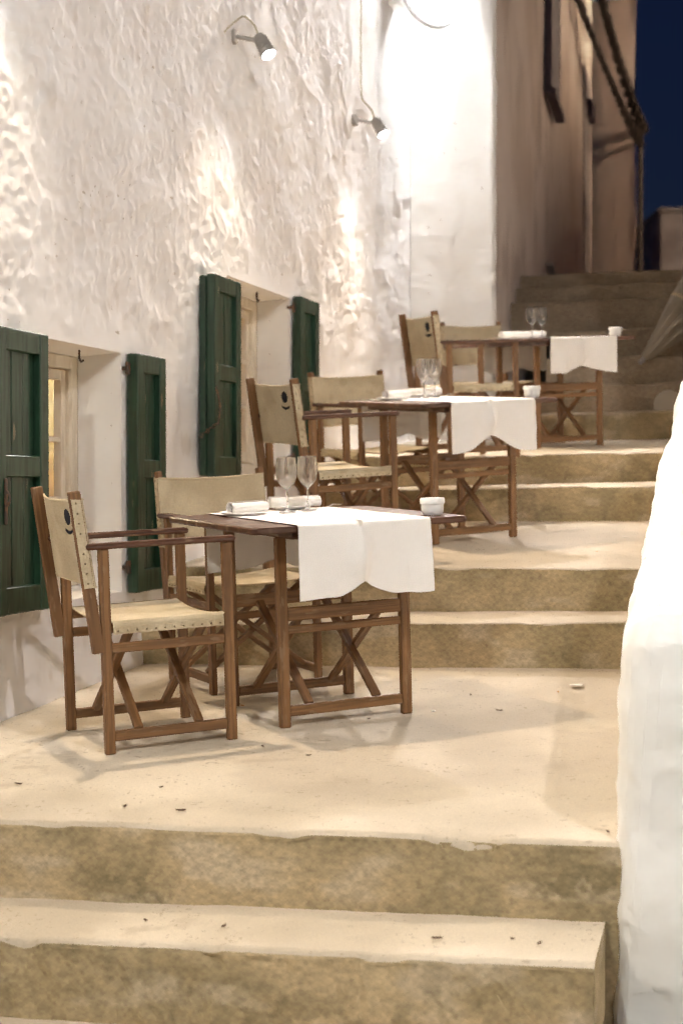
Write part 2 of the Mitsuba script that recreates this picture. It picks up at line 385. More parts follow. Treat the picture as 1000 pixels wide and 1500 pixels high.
rough = np.clip((meshkit.fbm(q * [.9, .8, 1], 3, 23) - .40) * 5, .15, 1) * np.clip(up, .35, 1)
D = big + stone * up + up * (.007 * streak ** 1.5 * mask + .008 * (streak2 - .5) + .024 * lump) * far + rough * far * .009 * pit * (1.2 - mask) + .008 * (meshkit.fbm(q * [20, 34, 1], 3, 14) - .5) * np.clip(up, .3, 1)
# smooth and flush round the openings
dist = np.full(S.shape, 9.0)
for a, b, c, d in OPEN:
    dx, dz = np.maximum(np.maximum(a - S, S - b), 0), np.maximum(np.maximum(c - Z, Z - d), 0)
    dist = np.minimum(dist, np.hypot(dx, dz))
flat = np.clip(dist / .30, 0, 1); flat = flat * flat * (3 - 2 * flat)
side = np.clip(dist / .05, 0, 1)
D = D * (.28 + .72 * flat) * side
D = D - .02 * np.exp(-((S - 5.0) / 2.5) ** 2) * 0
base = np.clip(1 - (Z - zb(S)) / .45, 0, 1) ** 2
D = D + .035 * base
D = np.where(S > CORNER_S - .06, D * 0 + .0, D)
P = WL(S, D, Z)
v, f = grid(P)
ci, cj = np.meshgrid(np.arange(len(ss) - 1), np.arange(len(zz) - 1), indexing='ij')
cs, cz = (ss[ci] + ss[ci + 1]) / 2, (zz[cj] + zz[cj + 1]) / 2
keep = np.ones(cs.shape, bool)
for a, b, c, d in OPEN:
    keep &= ~((cs > a) & (cs < b) & (cz > c) & (cz < d))
put(HOUSE + '__wall', ply((v, f[keep.ravel()]), 'plaster', smooth=True), label='thickly whitewashed rubble wall with ridged, pitted plaster')


def wq(mb, a, b, c, d):
    """A quad from four (s, m, z) points of the house wall frame."""
    p = np.array([WL(*x) for x in (a, b, c, d)])
    mb.add(p, [(0, 1, 2, 3)])
def wbar(mb, a, b, w, h, side=None, ch=.004):
    """A bar in the wall frame; w across, h along side (default: the wall's normal)."""
    bar(mb, WL(*a), WL(*b), w, h, np.r_[WN, 0] if side is None else side, ch)
UP, NRM, ALONG = (0, 0, 1), np.r_[WN, 0], np.r_[WE, 0]

DEPTH = .20
for k, (a, b, c, d) in enumerate(OPEN):
    # reveal: sill, head and jambs, slightly wavy
    t = np.linspace(0, 1, 40)
    for nm, fn, flip in (('left', lambda u, w: (a + .0 * w, -DEPTH * w, c + (d - c) * u), True), ('right', lambda u, w: (b - .035 * w, -DEPTH * w, c + (d - c) * u), False),
                   ('head', lambda u, w: (a + (b - a) * u, -DEPTH * w, d - .02 * w), True), ('sill', lambda u, w: (a + (b - a) * u, -DEPTH * w, c + .03 * w), False)):
        uu, ww = np.meshgrid(t, np.linspace(0, 1, 12), indexing='ij')
        s0, m0_, z0 = fn(uu, ww)
        qq = np.stack([s0 * 5, m0_ * 5, z0 * 5], -1)
        wob = .010 * (meshkit.fbm(qq, 3, 50 + k) - .5) * np.sin(np.pi * np.clip(ww * 1.0, 0, 1))
        Pq = WL(s0 + (wob if nm in ('left', 'right') else 0), m0_, z0 + (0 if nm in ('left', 'right') else wob))
        vv, ff = grid(Pq, flip=flip)
        put(HOUSE + '__reveal', ply((vv, ff), 'smooth_plaster', smooth=True))
    # window: casing, two casements of three panes
    win = put(HOUSE + '__window', None)
    del scene[win]
    win = HOUSE + ('__window' if k == 0 else '__window_001')
    labels.pop(win, None)
    tag(win, ('cream wooden casement window, lit from inside, above the nearest table' if k == 0 else 'cream wooden casement window, lit from inside, beside the middle table'))
    s0, s1, z0, z1, mm = a - .0, b - .035, c + .03, d - .02, -DEPTH - .03
    fr = MB()
    wbar(fr, (s0 + .0325, mm, z0), (s0 + .0325, mm, z1), .065, .06)
    wbar(fr, (s1 - .0325, mm, z0), (s1 - .0325, mm, z1), .065, .06)
    wbar(fr, (s0 + .066, mm, z1 - .03), (s1 - .066, mm, z1 - .03), .06, .06)
    wbar(fr, (s0 + .066, mm, z0 + .03), (s1 - .066, mm, z0 + .03), .06, .06)
    for x in (s0 + .075, s1 - .075):
        wbar(fr, (x, mm + .012, z0 + .062), (x, mm + .012, z1 - .062), .014, .03)
    scene[win] = fr.ply('cream_paint')
    mid, i0, i1, j0, j1 = (s0 + s1) / 2, s0 + .083, s1 - .083, z0 + .065, z1 - .065
    mt = mm - .012
    for (x0, x1) in ((i0, mid - .003), (mid + .003, i1)):
        sa = MB()
        for x in (x0 + .022, x1 - .022):
            wbar(sa, (x, mt, j0), (x, mt, j1), .044, .042)
        wbar(sa, (x0 + .045, mt, j1 - .024), (x1 - .045, mt, j1 - .024), .048, .040)
        wbar(sa, (x0 + .045, mt, j0 + .032), (x1 - .045, mt, j0 + .032), .064, .040)
        put(win + '__sash', sa.ply('cream_paint'))
        lo, hi = j0 + .064, j1 - .048
        for t_ in (1, 2):
            mu = MB(); zc = lo + (hi - lo) * t_ / 3
            wbar(mu, (x0 + .045, mt, zc), (x1 - .045, mt, zc), .024, .034)
            put(win + '__muntin', mu.ply('cream_paint'))
        for t_ in range(3):
            pa = MB(); za, zb_ = lo + (hi - lo) * t_ / 3 + .010, lo + (hi - lo) * (t_ + 1) / 3 - .010
            wq(pa, (x0 + .04, mt - .004, za), (x1 - .04, mt - .004, za), (x1 - .04, mt - .004, zb_), (x0 + .04, mt - .004, zb_))
            put(win + '__pane', pa.ply('window_glass'))
    # the lit room behind
    r0, r1, dz0, dz1 = a - .9, b + 1.3, c - .7, d + .35
    m_in, m_back = -DEPTH - .07, -2.3
    rm = MB()
    wq(rm, (r0, m_back, dz0), (r1, m_back, dz0), (r1, m_back, dz1), (r0, m_back, dz1))
    wq(rm, (r0, m_in, dz0), (r0, m_back, dz0), (r0, m_back, dz1), (r0, m_in, dz1))
    wq(rm, (r1, m_in, dz0), (r1, m_back, dz0), (r1, m_back, dz1), (r1, m_in, dz1))
    wq(rm, (r0, m_in, dz0), (r1, m_in, dz0), (r1, m_back, dz0), (r0, m_back, dz0))
    # inner side of the outer wall, round the opening
    for (u0, u1, w0, w1) in ((r0, s0, dz0, dz1), (s1, r1, dz0, dz1), (s0, s1, dz0, z0), (s0, s1, z1, dz1)):
        wq(rm, (u0, m_in, w0), (u1, m_in, w0), (u1, m_in, w1), (u0, m_in, w1))
    put(HOUSE + '__room', rm.ply('interior_wall'))
    ce = MB()
    wq(ce, (r0, m_in, dz1), (r1, m_in, dz1), (r1, m_back, dz1), (r0, m_back, dz1))
    for x in np.arange(r0 + .3, r1, .55):
        wbar(ce, (x, m_in - .02, dz1 - .09), (x, m_back + .02, dz1 - .09), .14, .18, UP)
    put(HOUSE + '__ceiling', ce.ply('interior_wood'))
    lp = trimesh.creation.icosphere(subdivisions=2, radius=.09); lp.apply_translation(WL((a + b) / 2 + .55, -1.0, d - .05))
    cd = MB(); cd.add(*tube([WL((a + b) / 2 + .55, -1.0, d + .035), WL((a + b) / 2 + .55, -1.0, d + .20), WL((a + b) / 2 + .55, -1.0, d + .345)], .006))
    key = put('pendant_lamp', cd.ply('black_cable'), 'round pendant lamp in the lit room behind ' + ('the window nearest the camera' if k == 0 else 'the window farther up the steps'), 'lamp')
    put(key + '__globe', ply(lp, 'lens', smooth=True, emitter=glow((1, .80, .50), ROOM_L)))


def shutter(s0, s1, z0, z1, m0, thick, label, boards=3, latch=None, hinge=None, double=False, mid=.52):
    """A leaf standing open against the wall: stiles, rails and recessed upright boards in two panels."""
    key = put(HOUSE + '__shutter', None); del scene[key]
    n = sum(k.startswith(HOUSE + '__shutter') and k.count('__') == 1 for k in scene)
    key = HOUSE + '__shutter' + (f'_{n:03d}' if n else '')
    mc = m0 + thick / 2
    sw, rw = .075, .085
    st = MB()
    wbar(st, (s0 + sw / 2, mc, z0), (s0 + sw / 2, mc, z1), sw, thick, ch=.005)
    wbar(st, (s1 - sw / 2, mc, z0), (s1 - sw / 2, mc, z1), sw, thick, ch=.005)
    scene[key] = st.ply('green_paint'); tag(key, label)
    zm = z0 + (z1 - z0) * mid
    for zc, h in ((z0 + rw / 2 + .012, rw + .02), (zm, rw), (z1 - rw / 2, rw)):
        r = MB(); wbar(r, (s0 + sw, mc, zc), (s1 - sw, mc, zc), h, thick - .006, ch=.004)
        put(key + '__rail', r.ply('green_paint'))
    w = (s1 - s0 - 2 * sw) / boards
    for za, zb2 in ((z0 + rw + .02, zm - rw / 2), (zm + rw / 2, z1 - rw)):
        for i in range(boards):
            bo = MB(); x = s0 + sw + w * (i + .5)
            wbar(bo, (x, m0 + thick * .30 + .002 * (i % 2), za - .004), (x, m0 + thick * .30 + .002 * (i % 2), zb2 + .004), w - .003, .014, ch=.003)
            put(key + '__board', bo.ply('green_paint'))
    if double:   # a second leaf folded behind the first
        bk = MB(); wbar(bk, ((s0 + s1) / 2 + .004, m0 - thick * .52, z0 + .005), ((s0 + s1) / 2 + .004, m0 - thick * .52, z1 - .005), s1 - s0 - .01, thick * .9, ch=.005)
        put(key + '__folded_leaf', bk.ply('green_paint'))
    for zc in ((z0 + .12, z1 - .07) if hinge else ()):
        h = MB(); wbar(h, (hinge[0], m0 + .012, zc - .03), (hinge[0], m0 + .012, zc + .03), .035, .014, ch=.003)
        wbar(h, (hinge[0] + hinge[1] * .006, m0 - .03, zc), (hinge[0] + hinge[1] * .006, m0 + .012, zc), .02, .018, UP, ch=.003)
        put(key + '__hinge', h.ply('rusty_iron'))
    return key
A_ = shutter(6.345, 6.785, -.512, .600, .012, .055, 'open green shutter leaf left of the nearer window, cut by the left edge of the photo')
B_ = shutter(7.705, 8.055, -.508, .600, .012, .055, 'open green shutter leaf right of the nearer window, above the canvas chair', hinge=(7.690, -1), boards=2)
C_ = shutter(8.650, 9.065, .034, 1.085, .052, .046, 'tall green double-folded shutter leaf left of the farther window, with a hook and chain', double=True, boards=2)
D_ = shutter(10.268, 10.665, .04, 1.150, .012, .055, 'green shutter leaf right of the farther window, behind the canvas chairs', hinge=(10.253, -1), boards=2)
lt = MB()   # drop latch on the first shutter, hook and chain on the third
wbar(lt, (6.40, .073, -.16), (6.40, .073, .02), .022, .008); lt.add(*tube([WL(6.40, .078 + .012 * math.sin(t), -.03 - .06 * t / 3.14) for t in np.linspace(0, 3.14, 9)], .004))
put(A_ + '__latch', lt.ply('rusty_iron'))
hc = MB()
hc.add(*tube([WL(8.655 + .02 * math.sin(t * 2.2), .102 + .015 * math.sin(t * 3), .50 - .20 * t) for t in np.linspace(0, 1, 12)], .005))
for i in range(7):
    p = WL(8.655 - .012 * i, .105 - .012 * i, .31 - .012 * i - .004 * (i % 2))
    g = np.linspace(0, 2 * np.pi, 9)
    hc.add(*tube([p + .011 * np.cos(t) * (np.array([0, 0, 1]) if i % 2 else ALONG) + .007 * np.sin(t) * NRM for t in g], .0025, 5))
put(C_ + '__hook_chain', hc.ply('rusty_iron'))
for k, (a, b, c, d) in enumerate(OPEN):   # iron hook under each lintel
    hk = MB(); hk.add(*tube([WL((a + b) / 2 + .12, -.06, d - .012), WL((a + b) / 2 + .12, -.06, d - .05), WL((a + b) / 2 + .128, -.055, d - .065), WL((a + b) / 2 + .14, -.05, d - .055)], .005))
    put(HOUSE + '__lintel_hook', hk.ply('rusty_iron'))

# return wall and side front of the next house
NEXT = 'corner_house'
tag(NEXT, 'tall house with a white end wall and a stained dark side front running uphill', 'house')
c0 = WL(CORNER_S - .03, -.04)[:2]; dn = WN; L1 = .735
c1 = WL(CORNER_S, 0)[:2] + dn * .697
uu, zz2 = np.meshgrid(np.linspace(-.05, .697, 50), np.linspace(-.3, 5.6, 300), indexing='ij')
q2 = np.stack([uu, zz2, uu * 0 + 4], -1)
off = .012 * (meshkit.fbm(q2 * 2.2, 4, 61) - .5) + .003 * (meshkit.fbm(q2 * [12, 9, 1], 3, 62) - .5)
edge = np.clip((uu - .64) / .06, 0, 1)
rag = (.020 * (meshkit.fbm(np.stack([zz2 * 7, zz2 * 0, uu * 0], -1), 4, 63) - .5)) * edge
Pw = np.concatenate([(WL(CORNER_S, 0)[:2] + (uu + rag)[..., None] * dn - (off - .012 + .03 * edge ** 3 * -1)[..., None] * WE), zz2[..., None]], -1)
v, f = grid(Pw)
put(NEXT + '__end_wall', ply((v, f), 'smooth_plaster', smooth=True))
tt, zz3 = np.meshgrid(np.linspace(0, 9.3, 150), np.linspace(-.3, 8.5, 140), indexing='ij')
q3 = np.stack([tt, zz3, tt * 0], -1)
off3 = .02 * (meshkit.fbm(q3 * 1.3, 4, 71) - .5) + .006 * (meshkit.fbm(q3 * 9, 3, 72) - .5)
off3 = off3 * np.clip(tt / .3, 0, 1)
fd = SE
Pf = np.concatenate([c1 + tt[..., None] * fd + off3[..., None] * SN, zz3[..., None]], -1)
Pf[0, :, :2] = Pw[-1][np.abs(zz2[0][None] - zz3[0][:, None]).argmin(1), :2]
v, f = grid(Pf)
put(NEXT + '__side_front', ply((v, f), 'stucco', smooth=True), label='stained brownish side front running uphill in the dark')
def FA(t, m, z):
    return np.r_[c1 + t * fd + m * SN, z]
sh = MB()   # an old shutter standing out from the side front, a grey strip for a shaded niche with a box, a short pipe
bar(sh, FA(3.84, .03, 3.95), FA(3.84, .03, 8.3), .84, .10, np.r_[SN, 0], .01)
put(NEXT + '__old_shutter', sh.ply('old_shutter'), label='dark old shutter high on the side front')
sh = MB()
bar(sh, FA(3.40, .07, 3.93), FA(4.36, .07, 3.83), .10, .06, UP, .01)
put(NEXT + '__shutter_sill', sh.ply('old_shutter'))
sh = MB(); bar(sh, FA(8.3, .0, 2.2), FA(8.3, .0, 5.3), .8, .05, np.r_[SN, 0], .01)  # grey strip laid on the front for the bluish shade of a recess
put(NEXT + '__side_door_frame', sh.ply('grey_stone'), label='grey upright strip in place of a shaded niche near the far end of the side front')
sh = MB(); bar(sh, FA(8.4, .05, 4.72), FA(8.4, .05, 4.95), .45, .10, np.r_[SN, 0], .015)
put(NEXT + '__meter_box', sh.ply('old_shutter'))
sh = MB(); sh.add(*tube([FA(3.7, .05, 1.0), FA(3.7, .05, 2.0), FA(3.7, .05, 2.10)], .045, 10)); bar(sh, FA(3.45, .06, 2.20), FA(3.98, .06, 2.06), .08, .05, UP, .01)
put(NEXT + '__pipe', sh.ply('grey_stone'))

# far house that shuts the view, and the block beyond it
def bx(x0, x1, y0, y1, z0, z1, ch=.02):
    mb = MB(); bar(mb, ((x0 + x1) / 2, (y0 + y1) / 2, z0), ((x0 + x1) / 2, (y0 + y1) / 2, z1), x1 - x0, y1 - y0, (0, 1, 0), ch)
    return mb
def ragged(p0, p1, z0, z1, seed, amp=.05, nx=40, nz=120):
    """An uneven plastered front from p0 to p1."""
    p0, p1 = np.array(p0, float), np.array(p1, float); d = p1 - p0; n = np.array([d[1], -d[0]]) / np.linalg.norm(d)
    a, z = np.meshgrid(np.linspace(0, 1, nx), np.linspace(z0, z1, nz), indexing='ij')
    L = np.linalg.norm(d); q = np.stack([a * L, z, a * 0], -1)
    o = amp * (meshkit.fbm(q * .9, 4, seed) - .5); r = amp * 1.2 * (meshkit.fbm(np.stack([z * 1.5, a * 0, a * 0], -1), 3, seed + 1) - .5) * (a > .98)
    return grid(np.concatenate([p0 + (a + r / L)[..., None] * d + o[..., None] * n, z[..., None]], -1))
FAR = 'far_house'
fz = 6.6
v, f = ragged((3.40, 22.1), (3.99, 21.9), 1.2, fz, 81)
mbf = MB().add(v, f)
v, f = ragged((3.99, 21.9), (4.6, 27.0), 1.2, fz, 82); mbf.add(v, f)
put(FAR, mbf.ply('stucco', smooth=True), 'narrow far house front in warm lamplight at the top of the stairs', 'house')
g2 = bx(5.55, 12.0, 28, 34, 1.0, 4.72)
put('grey_block', g2.ply('grey_stone'), 'low grey flat-topped building at the right against the night sky', 'building')
put('grey_block__coping', bx(5.50, 12.05, 27.93, 34.05, 4.72, 4.80).ply('grey_stone'))
pp = MB(); pp.add(*tube([(4.14, 22.3, z) for z in np.linspace(1.5, 4.95, 12)], .04, 10))
put('drainpipe', pp.ply('black_cable'), 'dark upright pipe at the right edge of the far house', 'pipe')
def sag(a, b, k, n=40):
    t = np.linspace(0, 1, n)[:, None]
    return np.array(a) * (1 - t) + np.array(b) * t - np.array([0, 0, 1]) * (4 * k * t * (1 - t))
def bundle(a, b, k, r, seed):
    mb = MB(); base = sag(a, b, k, 110); g = np.random.default_rng(seed)
    for i in range(5):
        ph = g.random() * 6; w = np.linspace(0, 46, 110)
        mb.add(*tube(base + r * np.stack([np.cos(w + ph), .2 * np.sin(w), np.sin(w * .9 + ph)], 1), r * .75, 6))
    return mb
put('cable_bundle', bundle((2.62, 18.4, 5.75), (4.10, 22.0, 4.60), .10, .030, 3).ply('black_cable'), 'dark sagging cable bundle on the side front, the nearer and thinner of the two', 'cable', 'cable bundles slung between the houses')
put('cable_bundle', bundle((2.86, 18.6, 6.2), (4.14, 22.0, 4.80), .22, .042, 4).ply('black_cable'), 'dark twisted cable bundle on the side front, the farther and thicker of the two', 'cable', 'cable bundles slung between the houses')

# ------------------------------------------------------------------ parapet on the right
def stpt(s, m, z):
    return ST(s, m, z)
r = .13
sph = trimesh.creation.icosphere(subdivisions=2, radius=r).vertices
YS0, YS1 = 4.99, 10.6
def par_top(s):
    return -.315 + .247 * (s - 5.04)
hulls = []
pts = []
for s_e, zt in ((YS0 + r, par_top(YS0) - r), (YS1, par_top(YS1) - r)):
    for mm_ in (2.558 + r, 3.25 - r):
        for zc in (-1.75, zt):
            k_ = .4 if zc < -1 else 1.0      # the wall widens a little towards its foot
            lo_ = (mm_ < 2.8)
            pts.append(sph * k_ + stpt(s_e - (r * (1 - k_) if s_e < 6 else 0), mm_ + (.0 if s_e < 6 else .10) - (r * (1 - k_) + .03 if lo_ and k_ < 1 else 0), zc))
hull = trimesh.convex.convex_hull(np.vstack(pts))
man = m3.Manifold(m3.Mesh(np.asarray(hull.vertices, np.float32), np.asarray(hull.faces, np.uint32))).refine_to_length(.018)
mm_ = man.to_mesh(); pv, pf = np.array(mm_.vert_properties[:, :3], float), np.array(mm_.tri_verts)
tm = trimesh.Trimesh(pv, pf, process=True); nv = tm.vertex_normals; pv = np.array(tm.vertices)
rv = pv @ np.array([[.71, .52, .47], [-.64, .76, .13], [-.29, -.39, .87]])
dd = .06 * (meshkit.fbm(pv * 1.6, 3, 91) - .5) + .016 * (meshkit.fbm(rv * 6, 4, 92) - .5) + .013 * (meshkit.fbm(rv * 19, 4, 93) - .5) + .006 * (np.abs(2 * meshkit.fbm(rv * 10, 3, 94) - 1) - .3)
pv = pv + nv * dd[:, None]
put('parapet', ply((pv, tm.faces), 'parapet_paint', smooth=True), 'thick rounded white parapet wall climbing along the right edge of the steps', 'wall')

# ------------------------------------------------------------------ lamps
def basis(ax, hint=(0, 0, 1)):
    z = np.array(ax, float); z /= np.linalg.norm(z)
    x = np.cross(hint, z); x /= np.linalg.norm(x)
    return np.c_[x, np.cross(z, x), z]
def spotlight(s, z, label, cable_up):
    R = basis((.43, -.34, -.84))
    body = WL(s, .175, z)                       # middle of the housing
    def M(pos=body):
        A = np.eye(4); A[:3, :3] = R * .88; A[:3, 3] = pos; return A
    key = put('wall_spotlight', None); del scene[key]
    n = sum(k.startswith('wall_spotlight') and '__' not in k for k in scene)
    key = 'wall_spotlight' + (f'_{n:03d}' if n else '')
    g = np.linspace(0, 2 * np.pi, 49)
    prof = [(0, -.088), (.020, -.087), (.032, -.078), (.036, -.060), (.038, -.02), (.0405, .03), (.041, .045), (.0505, .048), (.0515, .076), (.047, .078), (.044, .060), (.0395, .024), (0.0, .020)]
    scene[key] = MB().tri(lathe(prof, 44)).ply('spot_metal', smooth=25, M=M())
    tag(key, label, 'spotlight', 'spotlights along the house wall')
    fins = MB()
    for a in np.arange(0, 2 * np.pi, np.pi / 11):
        c_, s2 = math.cos(a), math.sin(a)
        bar(fins, (c_ * .038, s2 * .038, -.055), (c_ * .0415, s2 * .0415, .044), .0035, .008, (c_, s2, 0), .001)
    put(key + '__cooling_fins', fins.ply('spot_metal', M=M()))
    ld = MB(); ang = np.linspace(0, 2 * np.pi, 33)[:-1]
    ld.add(np.vstack([[[0, 0, .026]], np.c_[.034 * np.cos(ang), .034 * np.sin(ang), np.full(32, .026)]]), [(0, i + 1, (i + 1) % 32 + 1) for i in range(32)])
    put(key + '__lens', ld.ply('lens', M=M(), emitter=glow(WARM, SPOT_L)))
    br = MB()
    a0, a1 = WL(s - .02, .02, z + .055), body + R @ np.array([0, 0, -.03])
    bar(br, a0, a1, .022, .022, UP, .005)
    bar(br, WL(s - .02, -.02, z + .055), WL(s - .02, .024, z + .055), .055, .075, UP, .006)
    put(key + '__arm', br.ply('spot_metal'))
    cb = MB()
    top = body + R @ np.array([0, 0, -.085])
    if cable_up:
        pts = [top, top + [-.015, 0, .05], WL(s - .02, .05, z + .22), WL(s - .02, .045, z + .4), WL(s - .03, .05, z + .9), WL(s - .02, .05, z + 1.7)]
    else:
        pts = [top, top + [-.02, 0, .05], WL(s - .07, .09, z + .145), WL(s - .16, .06, z + .09), WL(s - .24, .035, z + .02)]
    tt_ = np.linspace(0, 1, len(pts)); ti = np.linspace(0, 1, 40)
    from scipy.interpolate import PchipInterpolator
    cb.add(*tube(PchipInterpolator(tt_, np.array(pts))(ti), .0045, 6))
    put(key + '__cable', cb.ply('cable'))
spotlight(9.22, 2.40, 'grey finned wall spotlight with a warm lit lens, the larger one above the first windows', False)
spotlight(11.78, 2.50, 'small grey wall spotlight with a warm lit lens, near the corner of the wall', True)
spotlight(6.55, 2.35, 'grey wall spotlight just out of view above the left edge', False)
spotlight(3.75, 2.25, 'grey wall spotlight out of view, lowest along the house wall', False)

def lantern(key, root, pos, out, L, rgb, rad, label, group):
    """Street lantern: wall plate, curved arm, enamel shade, lit globe."""
    pos = np.array(pos, float)
    sh = lathe([(.03, .20), (.05, .19), (.07, .14), (.12, .10), (.24, .045), (.255, .02), (.25, .018), (.235, .036), (.115, .088), (.06, .12), (.03, .13)], 40)
    A = np.eye(4); A[:3, 3] = pos
    scene[key] = MB().tri(sh).ply('white_enamel', smooth=40, M=A)
    tag(key, label, 'lamp', group)
    gl = lathe([(0.001, -rad), *[(rad * math.sin(t), -rad * math.cos(t)) for t in np.linspace(.12, 3.02, 16)], (.001, rad)], 24)
    A2 = np.eye(4); A2[:3, 3] = pos + [0, 0, .02]
    put(key + '__globe', MB().tri(gl).ply('lens', smooth=True, M=A2, emitter=glow(rgb, L)))
    o = np.array([*out, 0.0])
    th = np.linspace(0, 1, 30)
    a, b, c, d = pos + [0, 0, .19], pos + [0, 0, .48], np.array([*root, pos[2] + .48]), np.array([*root, pos[2] + .16])
    pth = ((1 - th) ** 3)[:, None] * a + (3 * (1 - th) ** 2 * th)[:, None] * b + (3 * (1 - th) * th ** 2)[:, None] * c + (th ** 3)[:, None] * d
    ar = MB(); ar.add(*tube(pth, .014, 8))
    put(key + '__arm', ar.ply('white_enamel'))
    pl = MB(); bar(pl, d - o * .03, d + o * .03, .10, .26, UP, .008)
    put(key + '__wall_plate', pl.ply('white_enamel'))
LA = WL(11.95, .46, 3.66)
def put_lantern(key, pos, root, out, L, rgb, rad, label):
    lantern(key, root, pos, out, L, rgb, rad, label, 'street lanterns')
# bulkhead lamp high on the end wall (just above the frame): iron back plate, ring and a lit glass globe
BL = np.r_[WL(CORNER_S, 0)[:2] + .40 * WN - .145 * WE, 4.42]
A = np.eye(4); A[:3, :3] = basis((-WE[0], -WE[1], 0)); A[:3, 3] = BL + np.r_[WE, 0] * .13
scene['bulkhead_lamp'] = MB().tri(lathe([(.0005, -.02), (.13, -.02), (.14, -.01), (.14, .02), (.12, .045), (.085, .052), (.0005, .052)], 40)).ply('white_enamel', smooth=30, M=A)
tag('bulkhead_lamp', 'glaring round bulkhead lamp high on the white end wall, just above the top edge', 'lamp')
gl = trimesh.creation.icosphere(subdivisions=3, radius=.085); gl.apply_translation(BL)
put('bulkhead_lamp__globe', ply(gl, 'lens', smooth=True, emitter=glow(COOL, LANTERN_L)))
cw = MB(); o_ = BL + .145 * np.r_[WN, 0]  # plate added beside the globe to keep its light off the stairs
bar(cw, o_ + np.r_[WE, 0] * .135 + [0, 0, -.24], o_ - np.r_[WE, 0] * .10 + [0, 0, -.24], .012, .64, UP, .003)
put('bulkhead_lamp__side_cowl', cw.ply('white_enamel'))
# white cable box on the house wall by the corner, its cable looping over to the lamp
jb = MB(); bar(jb, WL(12.75, .05, 3.62), WL(12.75, .05, 3.86), .20, .12, NRM, .012)
put('cable_box', jb.ply('white_enamel'), 'white cable box high on the rough wall beside the corner', 'junction box')
jc = MB(); th = np.linspace(0, 1, 40)
q0, q3 = WL(12.80, .11, 3.70), BL + np.r_[WE, 0] * .12 + [0, 0, -.12]
q1, q2 = q0 + [.10, -.05, -.32], q3 + [.16, 0, -.85]
jc.add(*tube(((1 - th) ** 3)[:, None] * q0 + (3 * (1 - th) ** 2 * th)[:, None] * q1 + (3 * (1 - th) * th ** 2)[:, None] * q2 + (th ** 3)[:, None] * q3, .013, 8))
put('cable_box__cable', jc.ply('white_enamel'))
put_lantern('street_lantern', ST(-.6, 1.5, 3.0), ST(-.6, .02)[:2], SN, STREET_L, GREEN, .10, 'street lantern on the house wall down the steps, behind the camera')
put_lantern('street_lantern_001', ST(1.6, 5.2, 5.0), ST(1.6, 6.2)[:2], -SN, ACROSS_L, COOL, .10, 'fill lantern added across the steps, out of view to the right, to brighten the left wall')  # unseen lantern added as frontal fill for the left wall
op = MB()  # unseen white wall added to bounce light onto the steps
for (sa, sb) in ((-5, 0), (0, 5), (5, 11)):
    bar(op, ST((sa + sb) / 2, 6.4, -3), ST((sa + sb) / 2, 6.4, 5.5), .4, sb - sa, np.r_[SE, 0], .01)
rh = MB(); bar(rh, ST(11.0, 4.55, -1.2), ST(11.0, 4.55, 6.0), 3.0, 2.9, np.r_[SE, 0], .01)  # unseen block added so the lantern across leaves the stairs dark
put('right_house', rh.ply('smooth_plaster'), 'white block added where the parapet ends, out of view, to keep lamp light off the stairs', 'house')
sw = MB()   # unseen slab added beside the upper stairs: it keeps the hill lamp's light off the foot of the side front
gp = np.array([ST(s_, m_, z_) for m_ in (4.6, 5.0) for s_, z_ in ((18.6, 1.0), (21.75, 1.0), (21.75, 5.75), (18.6, 4.6))])
sw.add(gp, [(0, 1, 2, 3), (7, 6, 5, 4), (0, 4, 5, 1), (1, 5, 6, 2), (2, 6, 7, 3), (3, 7, 4, 0)])
put('stair_house', sw.ply('stucco'), 'slab with a sloping top added beside the upper stairs, out of view, to shade the side front', 'house')
put('opposite_house', op.ply('smooth_plaster'), 'white wall added across the steps, out of view to the right, to bounce light back', 'house')
put_lantern('street_lantern_002', (8.2, 19.5, 6.2), (8.9, 19.5), (-1, 0), HILL_L, (1, .74, .52), .50, 'orange street lantern up the hill to the right, out of view')
wl2 = bx(8.9, 9.2, 17, 24, 1.0, 8.0)
put('hill_wall', wl2.ply('stucco'), 'plain house wall up the hill to the right, out of view', 'wall')

# ------------------------------------------------------------------ furniture
def pose(pl, x, y, th, tilt=0.0):
    """Matrix of a thing that stands on a terrace at (x, y), turned by th."""
    h, y0, p = PLANES[pl]
    p = p + tilt
    n = np.array([-Q, -p, 1.0]); n /= np.linalg.norm(n)
    ex = np.array([1, 0, Q]); ex /= np.linalg.norm(ex); ey = np.cross(n, ex)
    u, v = math.cos(th) * ex + math.sin(th) * ey, -math.sin(th) * ex + math.cos(th) * ey
    M = np.eye(4); M[:3, 0], M[:3, 1], M[:3, 2] = u, v, n
    M[:3, 3] = (x, y, plane_z(pl, x, y))
    return M
def build_parts(parts, key, M, skip=()):
    for name, sh, lab in parts:
        k = put(key + '__' + name, {**sh, 'to_world': T4(M)})
        if lab == 'stuff':
            tag(k, kind='stuff')

